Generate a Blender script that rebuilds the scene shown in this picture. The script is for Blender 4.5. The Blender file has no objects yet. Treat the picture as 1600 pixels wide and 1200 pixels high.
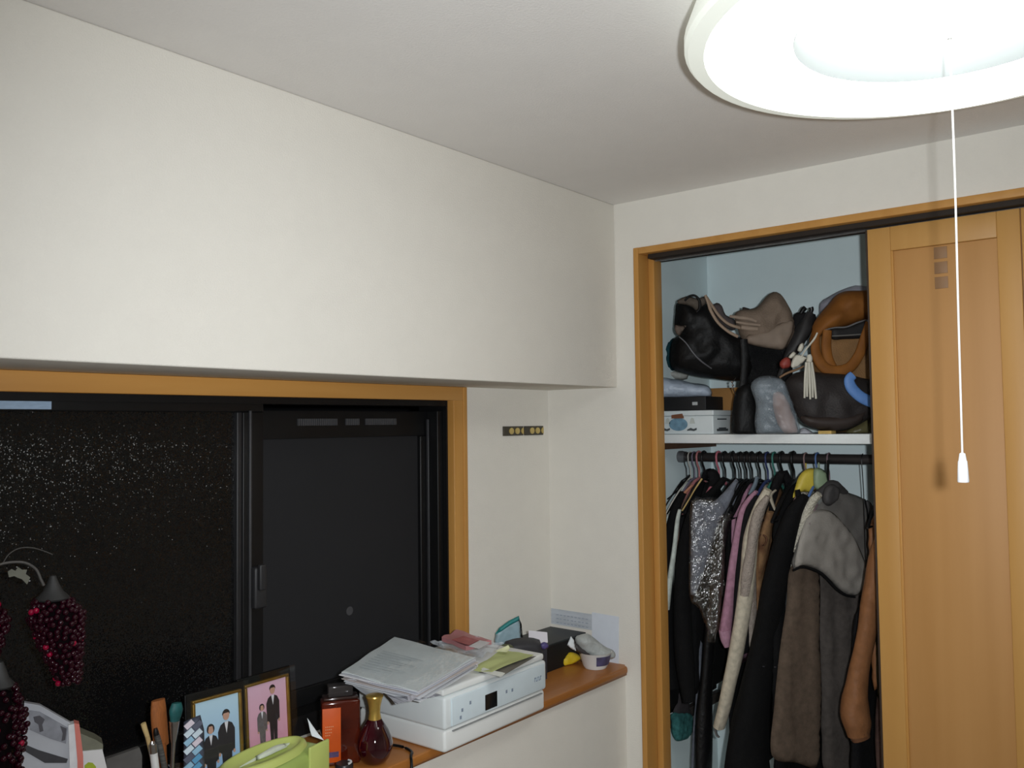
import bpy, bmesh, math, random
from mathutils import Vector, Matrix, noise as mnoise
from mathutils.geometry import delaunay_2d_cdt
from math import sin, cos, pi, radians

# ------------------------------------------------------------------ camera, world, lights, exposure
S = bpy.context.scene
COL = S.collection
cam = bpy.data.cameras.new('camera'); camo = bpy.data.objects.new('camera', cam); COL.objects.link(camo)
cam.sensor_fit = 'HORIZONTAL'; cam.sensor_width = 36.0; cam.lens = 36.0 * 1369.65 / 1600.0; cam.clip_start = 0.02
_F = Vector((0.77761804, 0.62703113, 0.04628346)); _R = Vector((0.6280938, -0.77804376, -0.01208674)); _U = Vector((-0.0284318, -0.03846922, 0.99885522))
camo.matrix_world = Matrix(((_R.x, _U.x, -_F.x, -2.4441), (_R.y, _U.y, -_F.y, -1.5292), (_R.z, _U.z, -_F.z, 1.68), (0, 0, 0, 1)))
S.camera = camo
S.view_settings.view_transform = 'Standard'; S.view_settings.look = 'None'
S.view_settings.gamma = 1.0; S.view_settings.use_curve_mapping = False
S.view_settings.exposure = 0.03
W = bpy.data.worlds.new('night'); S.world = W; W.use_nodes = True
W.node_tree.nodes['Background'].inputs[0].default_value = (0.25, 0.3, 0.45, 1)
W.node_tree.nodes['Background'].inputs[1].default_value = 0.004
fl = bpy.data.lights.new('camera_flash', 'SPOT'); flo = bpy.data.objects.new('camera_flash', fl); COL.objects.link(flo)
flo.location = (-2.3951, -1.5992, 1.703); flo.rotation_euler = Vector((-0.80, -0.60, 0.02)).to_track_quat('Z', 'Y').to_euler(); fl.spot_size = radians(106); fl.spot_blend = 1.0; fl.energy = 128; fl.shadow_soft_size = 0.02; fl.color = (0.93, 0.97, 1.0)
LAMP_EMIT = 4.6

# ------------------------------------------------------------------ materials
def lin(c):
    return tuple(((v / 255.0) / 12.92 if v / 255.0 < 0.04045 else ((v / 255.0 + 0.055) / 1.055) ** 2.4) for v in c)
MATS = {}
def M(name, rgb, rough=0.6, var=0.08, scale=40.0, metal=0.0, bump=0.0, bscale=120.0, trans=0.0, alpha=1.0, coat=0.0, spec=0.5, emit=0.0, sheen=0.0, stretch=None, rgb2=None, kind='noise', ior=1.45):
    if name in MATS: return MATS[name]
    m = bpy.data.materials.new(name); m.use_nodes = True
    nt = m.node_tree; b = nt.nodes['Principled BSDF']; L = nt.links
    c = lin(rgb); c2 = lin(rgb2) if rgb2 else tuple(max(0, v * (1 - var * 2)) for v in c)
    tc = nt.nodes.new('ShaderNodeTexCoord'); mp = nt.nodes.new('ShaderNodeMapping'); L.new(tc.outputs['Object'], mp.inputs[0])
    if stretch: mp.inputs['Scale'].default_value = stretch
    if kind == 'voronoi':
        tx = nt.nodes.new('ShaderNodeTexVoronoi'); tx.inputs['Scale'].default_value = scale; fac = tx.outputs['Distance']
    else:
        tx = nt.nodes.new('ShaderNodeTexNoise'); tx.inputs['Scale'].default_value = scale; tx.inputs['Detail'].default_value = 5; fac = tx.outputs['Fac']
    L.new(mp.outputs[0], tx.inputs['Vector'])
    rp = nt.nodes.new('ShaderNodeValToRGB'); rp.color_ramp.elements[0].position = 0.3; rp.color_ramp.elements[1].position = 0.7
    rp.color_ramp.elements[0].color = c2 + (1,); rp.color_ramp.elements[1].color = c + (1,)
    L.new(fac, rp.inputs[0]); L.new(rp.outputs[0], b.inputs['Base Color'])
    b.inputs['Roughness'].default_value = rough; b.inputs['Metallic'].default_value = metal; b.inputs['IOR'].default_value = ior
    b.inputs['Transmission Weight'].default_value = trans; b.inputs['Alpha'].default_value = alpha
    b.inputs['Coat Weight'].default_value = coat; b.inputs['Specular IOR Level'].default_value = spec
    b.inputs['Sheen Weight'].default_value = sheen
    if emit:
        b.inputs['Emission Color'].default_value = c + (1,); b.inputs['Emission Strength'].default_value = emit
    if bump:
        t2 = nt.nodes.new('ShaderNodeTexNoise'); t2.inputs['Scale'].default_value = bscale; t2.inputs['Detail'].default_value = 3
        L.new(mp.outputs[0], t2.inputs['Vector'])
        bp = nt.nodes.new('ShaderNodeBump'); bp.inputs['Strength'].default_value = bump; bp.inputs['Distance'].default_value = 0.01
        L.new(t2.outputs['Fac'], bp.inputs['Height']); L.new(bp.outputs[0], b.inputs['Normal'])
    MATS[name] = m
    return m
def fabric(name, rgb, var=0.15, rough=0.9, **k):
    return M(name, rgb, rough, var, 60.0, bump=0.25, bscale=400.0, sheen=0.0, spec=0.2, **k)

WALLP = M('wallpaper_cream', (227, 223, 214), 0.85, 0.012, 14.0, bump=0.12, bscale=260.0, spec=0.25)
CEILP = M('ceiling_paper', (234, 231, 227), 0.9, 0.012, 10.0, bump=0.12, bscale=200.0, spec=0.2)
CLOSP = M('closet_wall_paint', (218, 233, 235), 0.8, 0.012, 12.0, bump=0.05, bscale=200.0, spec=0.25)
FLOORM = M('floor_beige', (202, 196, 190), 0.5, 0.2, 8.0, stretch=(1, 8, 1))
WOODT = M('wood_trim', (194, 143, 76), 0.45, 0.06, 18.0, stretch=(1, 1, 0.08), rgb2=(182, 130, 64))
WOODH = M('wood_trim_horizontal', (194, 143, 76), 0.45, 0.06, 18.0, stretch=(0.08, 1, 1), rgb2=(182, 130, 64))
WOODD = M('wood_door', (192, 145, 80), 0.45, 0.06, 14.0, stretch=(1, 1, 0.06), rgb2=(182, 134, 70))
WOODP = M('wood_door_panel', (184, 136, 80), 0.5, 0.06, 16.0, stretch=(1, 1, 0.05), rgb2=(174, 126, 70))
COUNTER = M('counter_wood', (170, 110, 50), 0.42, 0.1, 10.0, stretch=(0.12, 1, 1), rgb2=(156, 96, 42), coat=0.1)
BLACKAL = M('black_aluminium', (18, 18, 19), 0.42, 0.1, 30.0, spec=0.35)
WHITEPL = M('white_plastic', (226, 228, 226), 0.4, 0.01, 20.0)
WHITEPL2 = M('white_plastic_cool', (216, 222, 223), 0.42, 0.01, 20.0)
BLACKPL = M('black_plastic', (16, 16, 17), 0.35, 0.1, 30.0)
DARKGROOVE = M('dark_groove', (38, 28, 20), 0.7, 0.1, 30.0)
GOLD = M('gold_metal', (214, 178, 92), 0.3, 0.1, 60.0, metal=0.7)
CHROME = M('silver_metal', (200, 200, 202), 0.25, 0.05, 60.0, metal=1.0)
PAPER = M('white_paper', (222, 228, 232), 0.7, 0.02, 20.0)
def clear_film(name='clear_film', rgb=(235, 240, 245), a=0.16, rough=0.12, bump=0.5, bs=45.0):
    return M(name, rgb, rough, 0.02, 20.0, alpha=a, spec=0.9, bump=bump, bscale=bs)

def gloss_film(name, fac=0.10, rough=0.06, bump=0.0, bscale=60.0):
    if name in MATS: return MATS[name]
    m = bpy.data.materials.new(name); m.use_nodes = True; nt = m.node_tree; nt.nodes.clear(); L = nt.links
    out = nt.nodes.new('ShaderNodeOutputMaterial'); mx = nt.nodes.new('ShaderNodeMixShader'); tr = nt.nodes.new('ShaderNodeBsdfTransparent'); gl = nt.nodes.new('ShaderNodeBsdfGlossy')
    gl.inputs['Roughness'].default_value = rough
    tc = nt.nodes.new('ShaderNodeTexCoord'); nz = nt.nodes.new('ShaderNodeTexNoise'); nz.inputs['Scale'].default_value = bscale; nz.inputs['Detail'].default_value = 3
    L.new(tc.outputs['Object'], nz.inputs['Vector'])
    mr = nt.nodes.new('ShaderNodeMapRange'); mr.inputs['To Min'].default_value = fac * 0.8; mr.inputs['To Max'].default_value = fac * 1.2
    L.new(nz.outputs['Fac'], mr.inputs[0]); L.new(mr.outputs[0], mx.inputs[0]); L.new(tr.outputs[0], mx.inputs[1]); L.new(gl.outputs[0], mx.inputs[2]); L.new(mx.outputs[0], out.inputs[0])
    if bump:
        bp = nt.nodes.new('ShaderNodeBump'); bp.inputs['Strength'].default_value = bump; bp.inputs['Distance'].default_value = 0.01
        L.new(nz.outputs['Fac'], bp.inputs['Height']); L.new(bp.outputs[0], gl.inputs['Normal'])
    MATS[name] = m; return m

# ------------------------------------------------------------------ mesh helpers
def link(name, bm, mat, parent=None, smooth=True, recalc=True):
    if recalc: bmesh.ops.recalc_face_normals(bm, faces=bm.faces)
    me = bpy.data.meshes.new(name); bm.to_mesh(me); bm.free()
    mats = mat if isinstance(mat, (list, tuple)) else [mat]
    for m in mats: me.materials.append(m)
    if smooth:
        for p in me.polygons: p.use_smooth = True
    o = bpy.data.objects.new(name, me); COL.objects.link(o)
    if parent: o.parent = parent
    return o
def flat_shade(o, ang=35):
    me = o.data
    try: me.set_sharp_from_angle(angle=radians(ang))
    except Exception: pass
    return o
def thing(name, label, cat, loc=(0, 0, 0), rz=0.0, group=None):
    o = bpy.data.objects.new(name, None); COL.objects.link(o); o.empty_display_size = 0.02
    o.location = loc; o.rotation_euler = (0, 0, radians(rz)); o['label'] = label; o['category'] = cat
    if group: o['group'] = group
    return o
def tag(o, label, cat, group=None):
    o['label'] = label; o['category'] = cat
    if group: o['group'] = group
    return o
def struct(o, label=None):
    o['kind'] = 'structure'
    if label: o['label'] = label
    return o
def add_box(bm, lo, hi, mi=0, bevel=0.0):
    r = bmesh.ops.create_cube(bm, size=1.0)
    vs = r['verts']
    for v in vs:
        v.co = Vector((lo[i] + (v.co[i] + 0.5) * (hi[i] - lo[i]) for i in range(3)))
    fs = set(f for v in vs for f in v.link_faces)
    for f in fs: f.material_index = mi
    if bevel > 0:
        es = list(set(e for f in fs for e in f.edges))
        bmesh.ops.bevel(bm, geom=es, offset=bevel, segments=3, affect='EDGES', profile=0.5)
def box(name, lo, hi, mat, parent=None, bevel=0.0):
    bm = bmesh.new(); add_box(bm, lo, hi, 0, bevel)
    return flat_shade(link(name, bm, mat, parent))
def add_lathe(bm, prof, seg=32, cx=0, cy=0, cz=0, mi=0, sx=1, sy=1):
    rings = []
    for r, z in prof:
        if r < 1e-6: rings.append([bm.verts.new((cx, cy, cz + z))])
        else: rings.append([bm.verts.new((cx + sx * r * cos(2 * pi * k / seg), cy + sy * r * sin(2 * pi * k / seg), cz + z)) for k in range(seg)])
    for a, b in zip(rings, rings[1:]):
        for k in range(seg):
            k2 = (k + 1) % seg
            if len(a) == 1 and len(b) == 1: continue
            if len(a) == 1: f = bm.faces.new((a[0], b[k], b[k2]))
            elif len(b) == 1: f = bm.faces.new((a[k], a[k2], b[0]))
            else: f = bm.faces.new((a[k], a[k2], b[k2], b[k]))
            f.material_index = mi
def lathe(name, prof, mat, parent=None, seg=32, at=(0, 0, 0), ang=35, sx=1, sy=1):
    bm = bmesh.new(); add_lathe(bm, prof, seg, *at, sx=sx, sy=sy)
    return flat_shade(link(name, bm, mat, parent), ang)
def catmull(P, n):
    out = []
    for i in range(len(P) - 1):
        p0 = P[max(i - 1, 0)]; p1 = P[i]; p2 = P[i + 1]; p3 = P[min(i + 2, len(P) - 1)]
        for k in range(n):
            t = k / n
            out.append(tuple(0.5 * ((2 * b) + (-a + c) * t + (2 * a - 5 * b + 4 * c - d) * t * t + (-a + 3 * b - 3 * c + d) * t ** 3) for a, b, c, d in zip(p0, p1, p2, p3)))
    out.append(tuple(P[-1])); return out
def add_tube(bm, pts, seg=8, sub=4, flat=1.0, up=(0, 1, 0), wob=0.0, seed=0, mi=0):
    """pts (x,y,z,r); flat scales the section along 'up'."""
    P = catmull(pts, sub) if sub > 1 and len(pts) > 2 else [tuple(p) for p in pts]
    rings = []
    n = len(P)
    U0 = Vector(up).normalized()
    for i in range(n):
        a = Vector(P[max(i - 1, 0)][:3]); b = Vector(P[min(i + 1, n - 1)][:3]); t = (b - a)
        if t.length < 1e-9: t = Vector((0, 0, 1))
        t.normalize()
        s = t.cross(U0)
        if s.length < 1e-3: s = t.cross(Vector((1, 0.3, 0.2)))
        s.normalize(); w = s.cross(t).normalized()
        c = Vector(P[i][:3]); r = max(P[i][3], 1e-4); ring = []
        for k in range(seg):
            an = 2 * pi * k / seg
            q = c + s * (r * cos(an)) + w * (r * flat * sin(an))
            if wob:
                q += (s * cos(an) + w * flat * sin(an)) * (wob * r * mnoise.noise(Vector((an * 1.3 + seed * 7.1, seed * 3.3, i * 0.25))))
            ring.append(bm.verts.new(q))
        rings.append(ring)
    for a, b in zip(rings, rings[1:]):
        for k in range(seg):
            f = bm.faces.new((a[k], a[(k + 1) % seg], b[(k + 1) % seg], b[k])); f.material_index = mi
    for ring in (rings[0], rings[-1]):
        try:
            f = bm.faces.new(ring); f.material_index = mi
        except ValueError: pass
def tube(name, pts, mat, parent=None, **k):
    bm = bmesh.new(); add_tube(bm, pts, **k); return flat_shade(link(name, bm, mat, parent), 60)
def wtube(name, pts, mat, parent, **k):
    l = parent.location
    return tube(name, [(p[0] - l.x, p[1] - l.y, p[2] - l.z, p[3]) for p in pts], mat, parent, **k)
def inside(p, poly):
    x, y = p; c = False; n = len(poly)
    for i in range(n):
        x1, y1 = poly[i]; x2, y2 = poly[i - 1]
        if (y1 > y) != (y2 > y) and x < (x2 - x1) * (y - y1) / (y2 - y1) + x1: c = not c
    return c
def pdist(p, poly):
    best = 9e9; px, py = p
    for i in range(len(poly)):
        x1, y1 = poly[i - 1]; x2, y2 = poly[i]; dx, dy = x2 - x1, y2 - y1; L = dx * dx + dy * dy
        t = 0 if L == 0 else max(0, min(1, ((px - x1) * dx + (py - y1) * dy) / L))
        d = math.hypot(px - x1 - t * dx, py - y1 - t * dy)
        if d < best: best = d
    return best
class OL(list): dy = 0.0
def O(dy, pts):
    o = OL(pts); o.dy = dy; return o
def add_puff(bm, outline, thick, edge=0.03, res=0.012, amp=0.0, freq=25.0, seed=0, dy=0.0, zmin=None, smooth=True, vfold=0.0, vfreq=60.0, back=1.0):
    """a stuffed, closed body over an outline in the local XZ plane, bulging to both sides along Y"""
    P = list(outline); dy += getattr(outline, 'dy', 0.0)
    if smooth:
        Q = P + [P[0]]; n = len(P)
        Q2 = [P[-1]] + Q + [P[1]]
        out = []
        for i in range(1, n + 1):
            a, b, c, d = Q2[i - 1], Q2[i], Q2[i + 1], Q2[i + 2] if i + 2 < len(Q2) else P[1]
            k = max(1, int(math.hypot(c[0] - b[0], c[1] - b[1]) / res))
            for j in range(k):
                t = j / k
                out.append(tuple(0.5 * ((2 * b[q]) + (-a[q] + c[q]) * t + (2 * a[q] - 5 * b[q] + 4 * c[q] - d[q]) * t * t + (-a[q] + 3 * b[q] - 3 * c[q] + d[q]) * t ** 3) for q in (0, 1)))
        P = out
    else:
        out = []
        for i in range(len(P)):
            b, c = P[i], P[(i + 1) % len(P)]; k = max(1, int(math.hypot(c[0] - b[0], c[1] - b[1]) / res))
            for j in range(k): out.append((b[0] + (c[0] - b[0]) * j / k, b[1] + (c[1] - b[1]) * j / k))
        P = out
    nb = len(P); V = [Vector(p) for p in P]
    xs = [p[0] for p in P]; ys = [p[1] for p in P]
    y = min(ys) + res * 0.5; row = 0
    while y < max(ys):
        x = min(xs) + res * (0.5 if row % 2 else 1.0)
        while x < max(xs):
            if inside((x, y), P) and pdist((x, y), P) > res * 0.45: V.append(Vector((x, y)))
            x += res
        y += res * 0.87; row += 1
    r = delaunay_2d_cdt(V, [], [list(range(nb))], 1, 1e-6)
    vs, fs, orig = r[0], r[2], r[3]
    front, backv = [], []
    for i, v in enumerate(vs):
        d = pdist((v.x, v.y), P); onb = d < 1e-5
        t = min(d / edge, 1.0); h = 0.5 * thick * math.sqrt(max(0.0, 1 - (1 - t) ** 2))
        z = v.y
        if zmin is not None: z = max(z, zmin)
        nz = amp * t * mnoise.noise(Vector((v.x * freq, v.y * freq, seed * 11.3)))
        nz += vfold * t * mnoise.noise(Vector((v.x * vfreq, v.y * 3.0, seed * 5.7 + 2)))
        nb_ = amp * t * mnoise.noise(Vector((v.x * freq, v.y * freq, seed * 11.3 + 50)))
        a = bm.verts.new((v.x, dy - h - nz, z)); front.append(a)
        backv.append(a if onb else bm.verts.new((v.x, dy + h * back + nb_ * 0.4 + (0.0004 if h < 1e-6 else 0), z)))
    for f in fs:
        try: bm.faces.new([front[i] for i in f])
        except ValueError: pass
        if any(front[i] is not backv[i] for i in f):
            try: bm.faces.new([backv[i] for i in reversed(f)])
            except ValueError: pass
def puff(name, outline, thick, mat, parent=None, **k):
    bm = bmesh.new(); add_puff(bm, outline, thick, **k); return link(name, bm, mat, parent)
def sheet(name, quad, mat, parent=None, t=0.0006, nu=10, nv=10, amp=0.0, freq=12.0, seed=0, curl=0.0):
    """a thin closed sheet through four corner points, with gentle waves"""
    a, b, c, d = [Vector(q) for q in quad]
    nrm = (b - a).cross(d - a).normalized()
    bm = bmesh.new(); G = []
    for s in (0, 1):
        g = []
        for i in range(nu + 1):
            row = []
            for j in range(nv + 1):
                u, v = i / nu, j / nv
                p = a * (1 - u) * (1 - v) + b * u * (1 - v) + c * u * v + d * (1 - u) * v
                h = amp * mnoise.noise(Vector((u * freq * 0.3 + seed, v * freq * 0.3, seed * 3.1))) + curl * (u * u)
                row.append(bm.verts.new(p + nrm * (h + (t if s else 0))))
            g.append(row)
        G.append(g)
    for s in (0, 1):
        g = G[s]
        for i in range(nu):
            for j in range(nv):
                q = [g[i][j], g[i + 1][j], g[i + 1][j + 1], g[i][j + 1]]
                bm.faces.new(q if s else q[::-1])
    rim = [(i, 0) for i in range(nu)] + [(nu, j) for j in range(nv)] + [(i, nv) for i in range(nu, 0, -1)] + [(0, j) for j in range(nv, 0, -1)]
    for k in range(len(rim)):
        i, j = rim[k]; i2, j2 = rim[(k + 1) % len(rim)]
        bm.faces.new((G[0][i][j], G[0][i2][j2], G[1][i2][j2], G[1][i][j]))
    return flat_shade(link(name, bm, mat, parent), 50)
def add_prism(bm, outline, y0, y1, mi=0):
    d_ = getattr(outline, 'dy', 0.0); y0 += d_; y1 += d_
    A = [bm.verts.new((u, y0, v)) for u, v in outline]; B = [bm.verts.new((u, y1, v)) for u, v in outline]
    n = len(A)
    for f in (bm.faces.new(A), bm.faces.new(B[::-1])): f.material_index = mi
    for i in range(n):
        f = bm.faces.new((A[i], A[(i + 1) % n], B[(i + 1) % n], B[i])); f.material_index = mi
def prism(name, outline, y0, y1, mat, parent=None):
    bm = bmesh.new(); add_prism(bm, outline, y0, y1); return flat_shade(link(name, bm, mat, parent))
def ellipse(cx, cz, rx, rz, n=20, a0=0, a1=2 * pi):
    return [(cx + rx * cos(a0 + (a1 - a0) * k / n), cz + rz * sin(a0 + (a1 - a0) * k / n)) for k in range(n if abs(a1 - a0 - 2 * pi) < 1e-6 else n + 1)]

# ------------------------------------------------------------------ the setting
YB = 0.282           # back wall of the window recess
ZB = 1.797           # underside of the beam
H = 2.4
SH = 0.905           # counter top
struct(box('floor', (-3.5, -3.0, -0.05), (0.75, 0.4, 0.0), FLOORM))
struct(box('ceiling', (-3.5, -3.0, H), (0.75, 0.4, H + 0.05), CEILP))
struct(box('wall_left', (-3.55, -3.0, 0), (-3.5, 0.4, H), WALLP))
struct(box('wall_front', (-3.5, -3.05, 0), (0.75, -3.0, H), WALLP))
# wall over the window: a deep boxed beam
struct(box('ceiling_beam', (-3.5, 0.0, ZB), (0.0, 0.42, H), WALLP, bevel=0.004))
# recess wall with the window opening
bm = bmesh.new()
WX0, WX1, WZ0, WZ1 = -2.05, -0.445, SH, 1.79
add_box(bm, (-3.5, YB, 0), (WX0, 0.42, ZB)); add_box(bm, (WX1, YB, 0), (0.0, 0.42, ZB)); add_box(bm, (WX0, YB, 0), (WX1, 0.42, WZ0)); add_box(bm, (WX0, YB, WZ1), (WX1, 0.42, ZB))
struct(flat_shade(link('wall_back', bm, WALLP)))
struct(box('wall_lower', (-3.5, -0.012, 0), (0.0, YB, 0.8785), WALLP))
# closet wall (x = 0) with the opening
bm = bmesh.new()
OY0, OY1, OZ = -0.094, -1.95, 2.224
add_box(bm, (0, -0.0775, 0), (0.12, 0.42, H)); add_box(bm, (0, OY1, 2.2435), (0.12, -0.0775, H)); add_box(bm, (0, -3.0, 0), (0.12, OY1, H))
struct(flat_shade(link('wall_right', bm, WALLP)))
# closet shell
struct(box('wall_closet_left', (0.12, -0.014, 0), (0.66, 0.03, H), CLOSP))
struct(box('wall_closet_back', (0.64, -2.0, 0), (0.70, -0.014, H), CLOSP))
struct(box('wall_closet_right', (0.12, -2.03, 0), (0.66, -1.98, H), CLOSP))
# thin closet-side lining over the back of the room wall
struct(box('trim_3', (0.1005, -0.0945, 0), (0.124, -0.0778, OZ), WOODT))
# closet casing
t = thing('trim_1', 'orange wood casing round the closet opening', 'trim'); struct(t); del t['category']
box('jamb', (-0.012, OY0, 0), (0.10, -0.076, 2.244), WOODT, t, 0.002)
box('door_stop', (0.05, -0.116, 0), (0.10, -0.0945, 2.2215), WOODT, t, 0.002)
box('head_casing', (-0.012, OY1, 2.2225), (0.12, -0.0945, 2.2435), WOODH, t, 0.002)
box('track_groove', (0.012, OY1, 2.208), (0.10, -0.117, 2.222), DARKGROOVE, t)
box('track_rail', (0.050, OY1, 2.203), (0.056, -0.12, 2.208), CHROME, t)

# ------------------------------------------------------------------ window
wn = thing('window_1', 'black aluminium sliding window with dark night panes', 'window'); struct(wn); del wn['category']
# wood trim round it
box('head_trim', (WX0 - 0.06, YB - 0.013, 1.755), (-0.436, YB + 0.03, 1.7965), WOODH, wn, 0.002)
box('side_trim', (-0.494, YB - 0.012, SH), (-0.436, YB + 0.03, 1.7575), WOODT, wn, 0.002)
box('side_trim_bead', (-0.452, YB - 0.0145, SH), (-0.436, YB - 0.011, 1.796), WOODT, wn, 0.001)
# outer aluminium frame
box('frame_head', (WX0, YB + 0.015, 1.7385), (-0.484, YB + 0.13, 1.765), BLACKAL, wn)
box('frame_jamb', (-0.500, YB + 0.014, SH), (-0.47, YB + 0.13, 1.76), BLACKAL, wn)
box('frame_step', (-0.522, YB + 0.03, SH), (-0.499, YB + 0.13, 1.725), BLACKAL, wn, 0.003)
box('frame_sill', (WX0, YB + 0.015, SH - 0.01), (-0.47, YB + 0.13, 0.955), BLACKAL, wn)
# inner left sash
sl = bpy.data.objects.new('left_sash', None); COL.objects.link(sl); sl.parent = wn
YL = YB + 0.028
box('top_rail', (WX0 + 0.05, YL - 0.006, 1.7185), (-1.1465, YL + 0.028, 1.748), BLACKAL, sl, 0.003)
box('meeting_stile', (-1.205, YL - 0.006, 0.955), (-1.1465, YL + 0.028, 1.7185), BLACKAL, sl, 0.003)
box('stile_highlight', (-1.190, YL - 0.012, 0.955), (-1.1835, YL - 0.005, 1.722), M('stile_highlight_grey', (58, 58, 60), 0.4, 0.1), sl, 0.002)  # grey line painting in the highlight down the black stile
box('glazing_bead', (-1.219, YL - 0.002, 0.96), (-1.204, YL + 0.02, 1.7185), M('bead_grey', (36, 36, 38), 0.45, 0.1), sl, 0.003)
box('bottom_rail', (WX0 + 0.05, YL - 0.006, 0.955), (-1.205, YL + 0.028, 1.0), BLACKAL, sl, 0.003)
box('outer_stile', (WX0, YL - 0.006, 0.955), (WX0 + 0.05, YL + 0.028, 1.748), BLACKAL, sl, 0.003)
# figured glass: many tiny facets that catch the lamp
gm = bpy.data.materials.new('figured_dark_glass'); gm.use_nodes = True
nt = gm.node_tree; b = nt.nodes['Principled BSDF']
b.inputs['Base Color'].default_value = (0.006, 0.006, 0.0063, 1); b.inputs['Roughness'].default_value = 0.09; b.inputs['Specular IOR Level'].default_value = 0.4
b.inputs['Transmission Weight'].default_value = 0.25
tcn = nt.nodes.new('ShaderNodeTexCoord'); vo = nt.nodes.new('ShaderNodeTexVoronoi'); vo.inputs['Scale'].default_value = 560.0
nt.links.new(tcn.outputs['Object'], vo.inputs['Vector'])
def vm(op, a, bb):
    n = nt.nodes.new('ShaderNodeVectorMath'); n.operation = op
    nt.links.new(a, n.inputs[0])
    if isinstance(bb, tuple): n.inputs[1].default_value = bb
    elif bb is not None: nt.links.new(bb, n.inputs[1])
    return n.outputs[0]
c0 = vm('SUBTRACT', vo.outputs['Color'], (0.5, 0.5, 0.5)); c1 = vm('ABSOLUTE', c0, None); c2 = vm('MULTIPLY', c0, c1); c3 = vm('MULTIPLY', c2, (1.12, 1.12, 1.12))
ge = nt.nodes.new('ShaderNodeNewGeometry'); c4 = vm('NORMALIZE', vm('ADD', ge.outputs['Normal'], c3), None)
nt.links.new(c4, b.inputs['Normal'])
box('pane', (WX0 + 0.05, YL + 0.010, 1.0), (-1.205, YL + 0.015, 1.7185), gm, sl)
lk = box('crescent_lock', (-1.186, YL - 0.028, 1.245), (-1.150, YL - 0.006, 1.345), M('lock_grey', (40, 40, 42), 0.5, 0.1), sl, 0.006)
box('lock_lever', (-1.180, YL - 0.040, 1.290), (-1.162, YL - 0.027, 1.352), M('lock_grey', (40, 40, 42)), sl, 0.004)
stk = box('sticker', (-1.80, YL - 0.0075, 1.722), (-1.652, YL - 0.0062, 1.738), M('sticker_blue', (150, 172, 196), 0.5, 0.08, 60.0, stretch=(1, 1, 4)), sl)
# outer right sash with frosted pane and a ventilator strip
sr = bpy.data.objects.new('right_sash', None); COL.objects.link(sr); sr.parent = wn
YR = YB + 0.075
box('top_rail', (-1.1465, YR, 1.650), (-0.522, YR + 0.028, 1.7245), BLACKAL, sr, 0.002)
box('left_stile', (-1.16, YR, 0.955), (-1.124, YR + 0.028, 1.7245), BLACKAL, sr, 0.002)
box('right_stile', (-0.552, YR - 0.002, 0.955), (-0.5225, YR + 0.028, 1.650), BLACKAL, sr, 0.004)
box('stile_ridge', (-0.5285, YR - 0.012, 0.955), (-0.5225, YR - 0.002, 1.70), M('ridge_grey', (50, 50, 52), 0.4, 0.1), sr, 0.002)
box('bottom_rail', (-1.124, YR, 0.955), (-0.552, YR + 0.028, 1.0), BLACKAL, sr, 0.002)
box('pane', (-1.124, YR + 0.011, 1.0), (-0.552, YR + 0.016, 1.650), M('frosted_night_glass', (38, 38, 40), 0.75, 0.03, 6.0, trans=0.1, spec=0.22), sr)
bm = bmesh.new()
LOUV = M('louver_grey', (74, 74, 76), 0.5, 0.1)
for x0, x1 in ((-1.005, -0.865), (-0.842, -0.790), (-0.770, -0.645)):
    for k in range(int((x1 - x0) / 0.007)):
        add_box(bm, (x0 + k * 0.007, YR - 0.006, 1.684), (x0 + k * 0.007 + 0.0036, YR + 0.002, 1.702))
lv = link('ventilator_slats', bm, LOUV, sr, smooth=False); lv['kind'] = 'stuff'
tag_mark = lathe('pale_spot', [(0, -0.002), (0.012, -0.0015), (0.012, 0), (0, 0.0005)], M('mark_grey', (72, 72, 74), 0.6), sr, 16)  # small round spot, a little paler than the pane
tag_mark.rotation_euler = (radians(90), 0, 0); tag_mark.location = (-0.82, YR + 0.0105, 1.170)
# night outside: a dark yard wall a little way off
struct(box('backdrop', (-4.0, 1.6, 0.0), (1.0, 1.65, 2.6), M('night_yard', (24, 25, 28), 0.9, 0.2, 3.0)))

# ------------------------------------------------------------------ closet door leaves (folding pair)
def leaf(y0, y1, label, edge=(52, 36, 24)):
    t = thing('closet_door', label, 'door', (0.036, y0, 0.012))
    w = y0 - y1; zt = 2.192; st = 0.060
    def b(n, a0, a1, z0, z1, x0, x1, m, bv=0.0015, par=t): return box(n, (x0, -a1, z0), (x1, -a0, z1), m, par, bv)
    b('stile', 0, st, 0, zt, 0, 0.032, WOODD); b('stile', w - 0.052, w, 0, zt, 0, 0.032, WOODD)
    b('top_rail', st, w - 0.052, zt - 0.066, zt, 0, 0.032, WOODD); b('bottom_rail', st, w - 0.052, 0, 0.12, 0, 0.032, WOODD)
    b('panel', st, w - 0.052, 0.12, zt - 0.066, 0.007, 0.026, WOODP)
    b('groove_bead', st - 0.001, st + 0.006, 0.12, zt - 0.066, 0.002, 0.010, WOODT, 0.001)
    b('edge_shade_seam', -0.006 if edge[0] < 60 else -0.0025, 0, 0, zt, 0.004, 0.030, M('door_edge_%d' % edge[0], edge, 0.6, 0.1), 0.0)  # dark strip paints the shadow beside the first leaf; brown seam on the second
    return t
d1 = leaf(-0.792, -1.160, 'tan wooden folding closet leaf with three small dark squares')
for k in range(3):
    z = 2.090 - k * 0.0395
    box('square_inlay', (0.0055, -0.1985, z), (0.0072, -0.1665, z + 0.031), M('inlay_brown', (146, 110, 76), 0.5, 0.05), d1, 0.0005)
d2 = leaf(-1.1625, -1.54, 'tan wooden folding closet leaf cut off at the right edge of the picture', (128, 88, 44))

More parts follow.
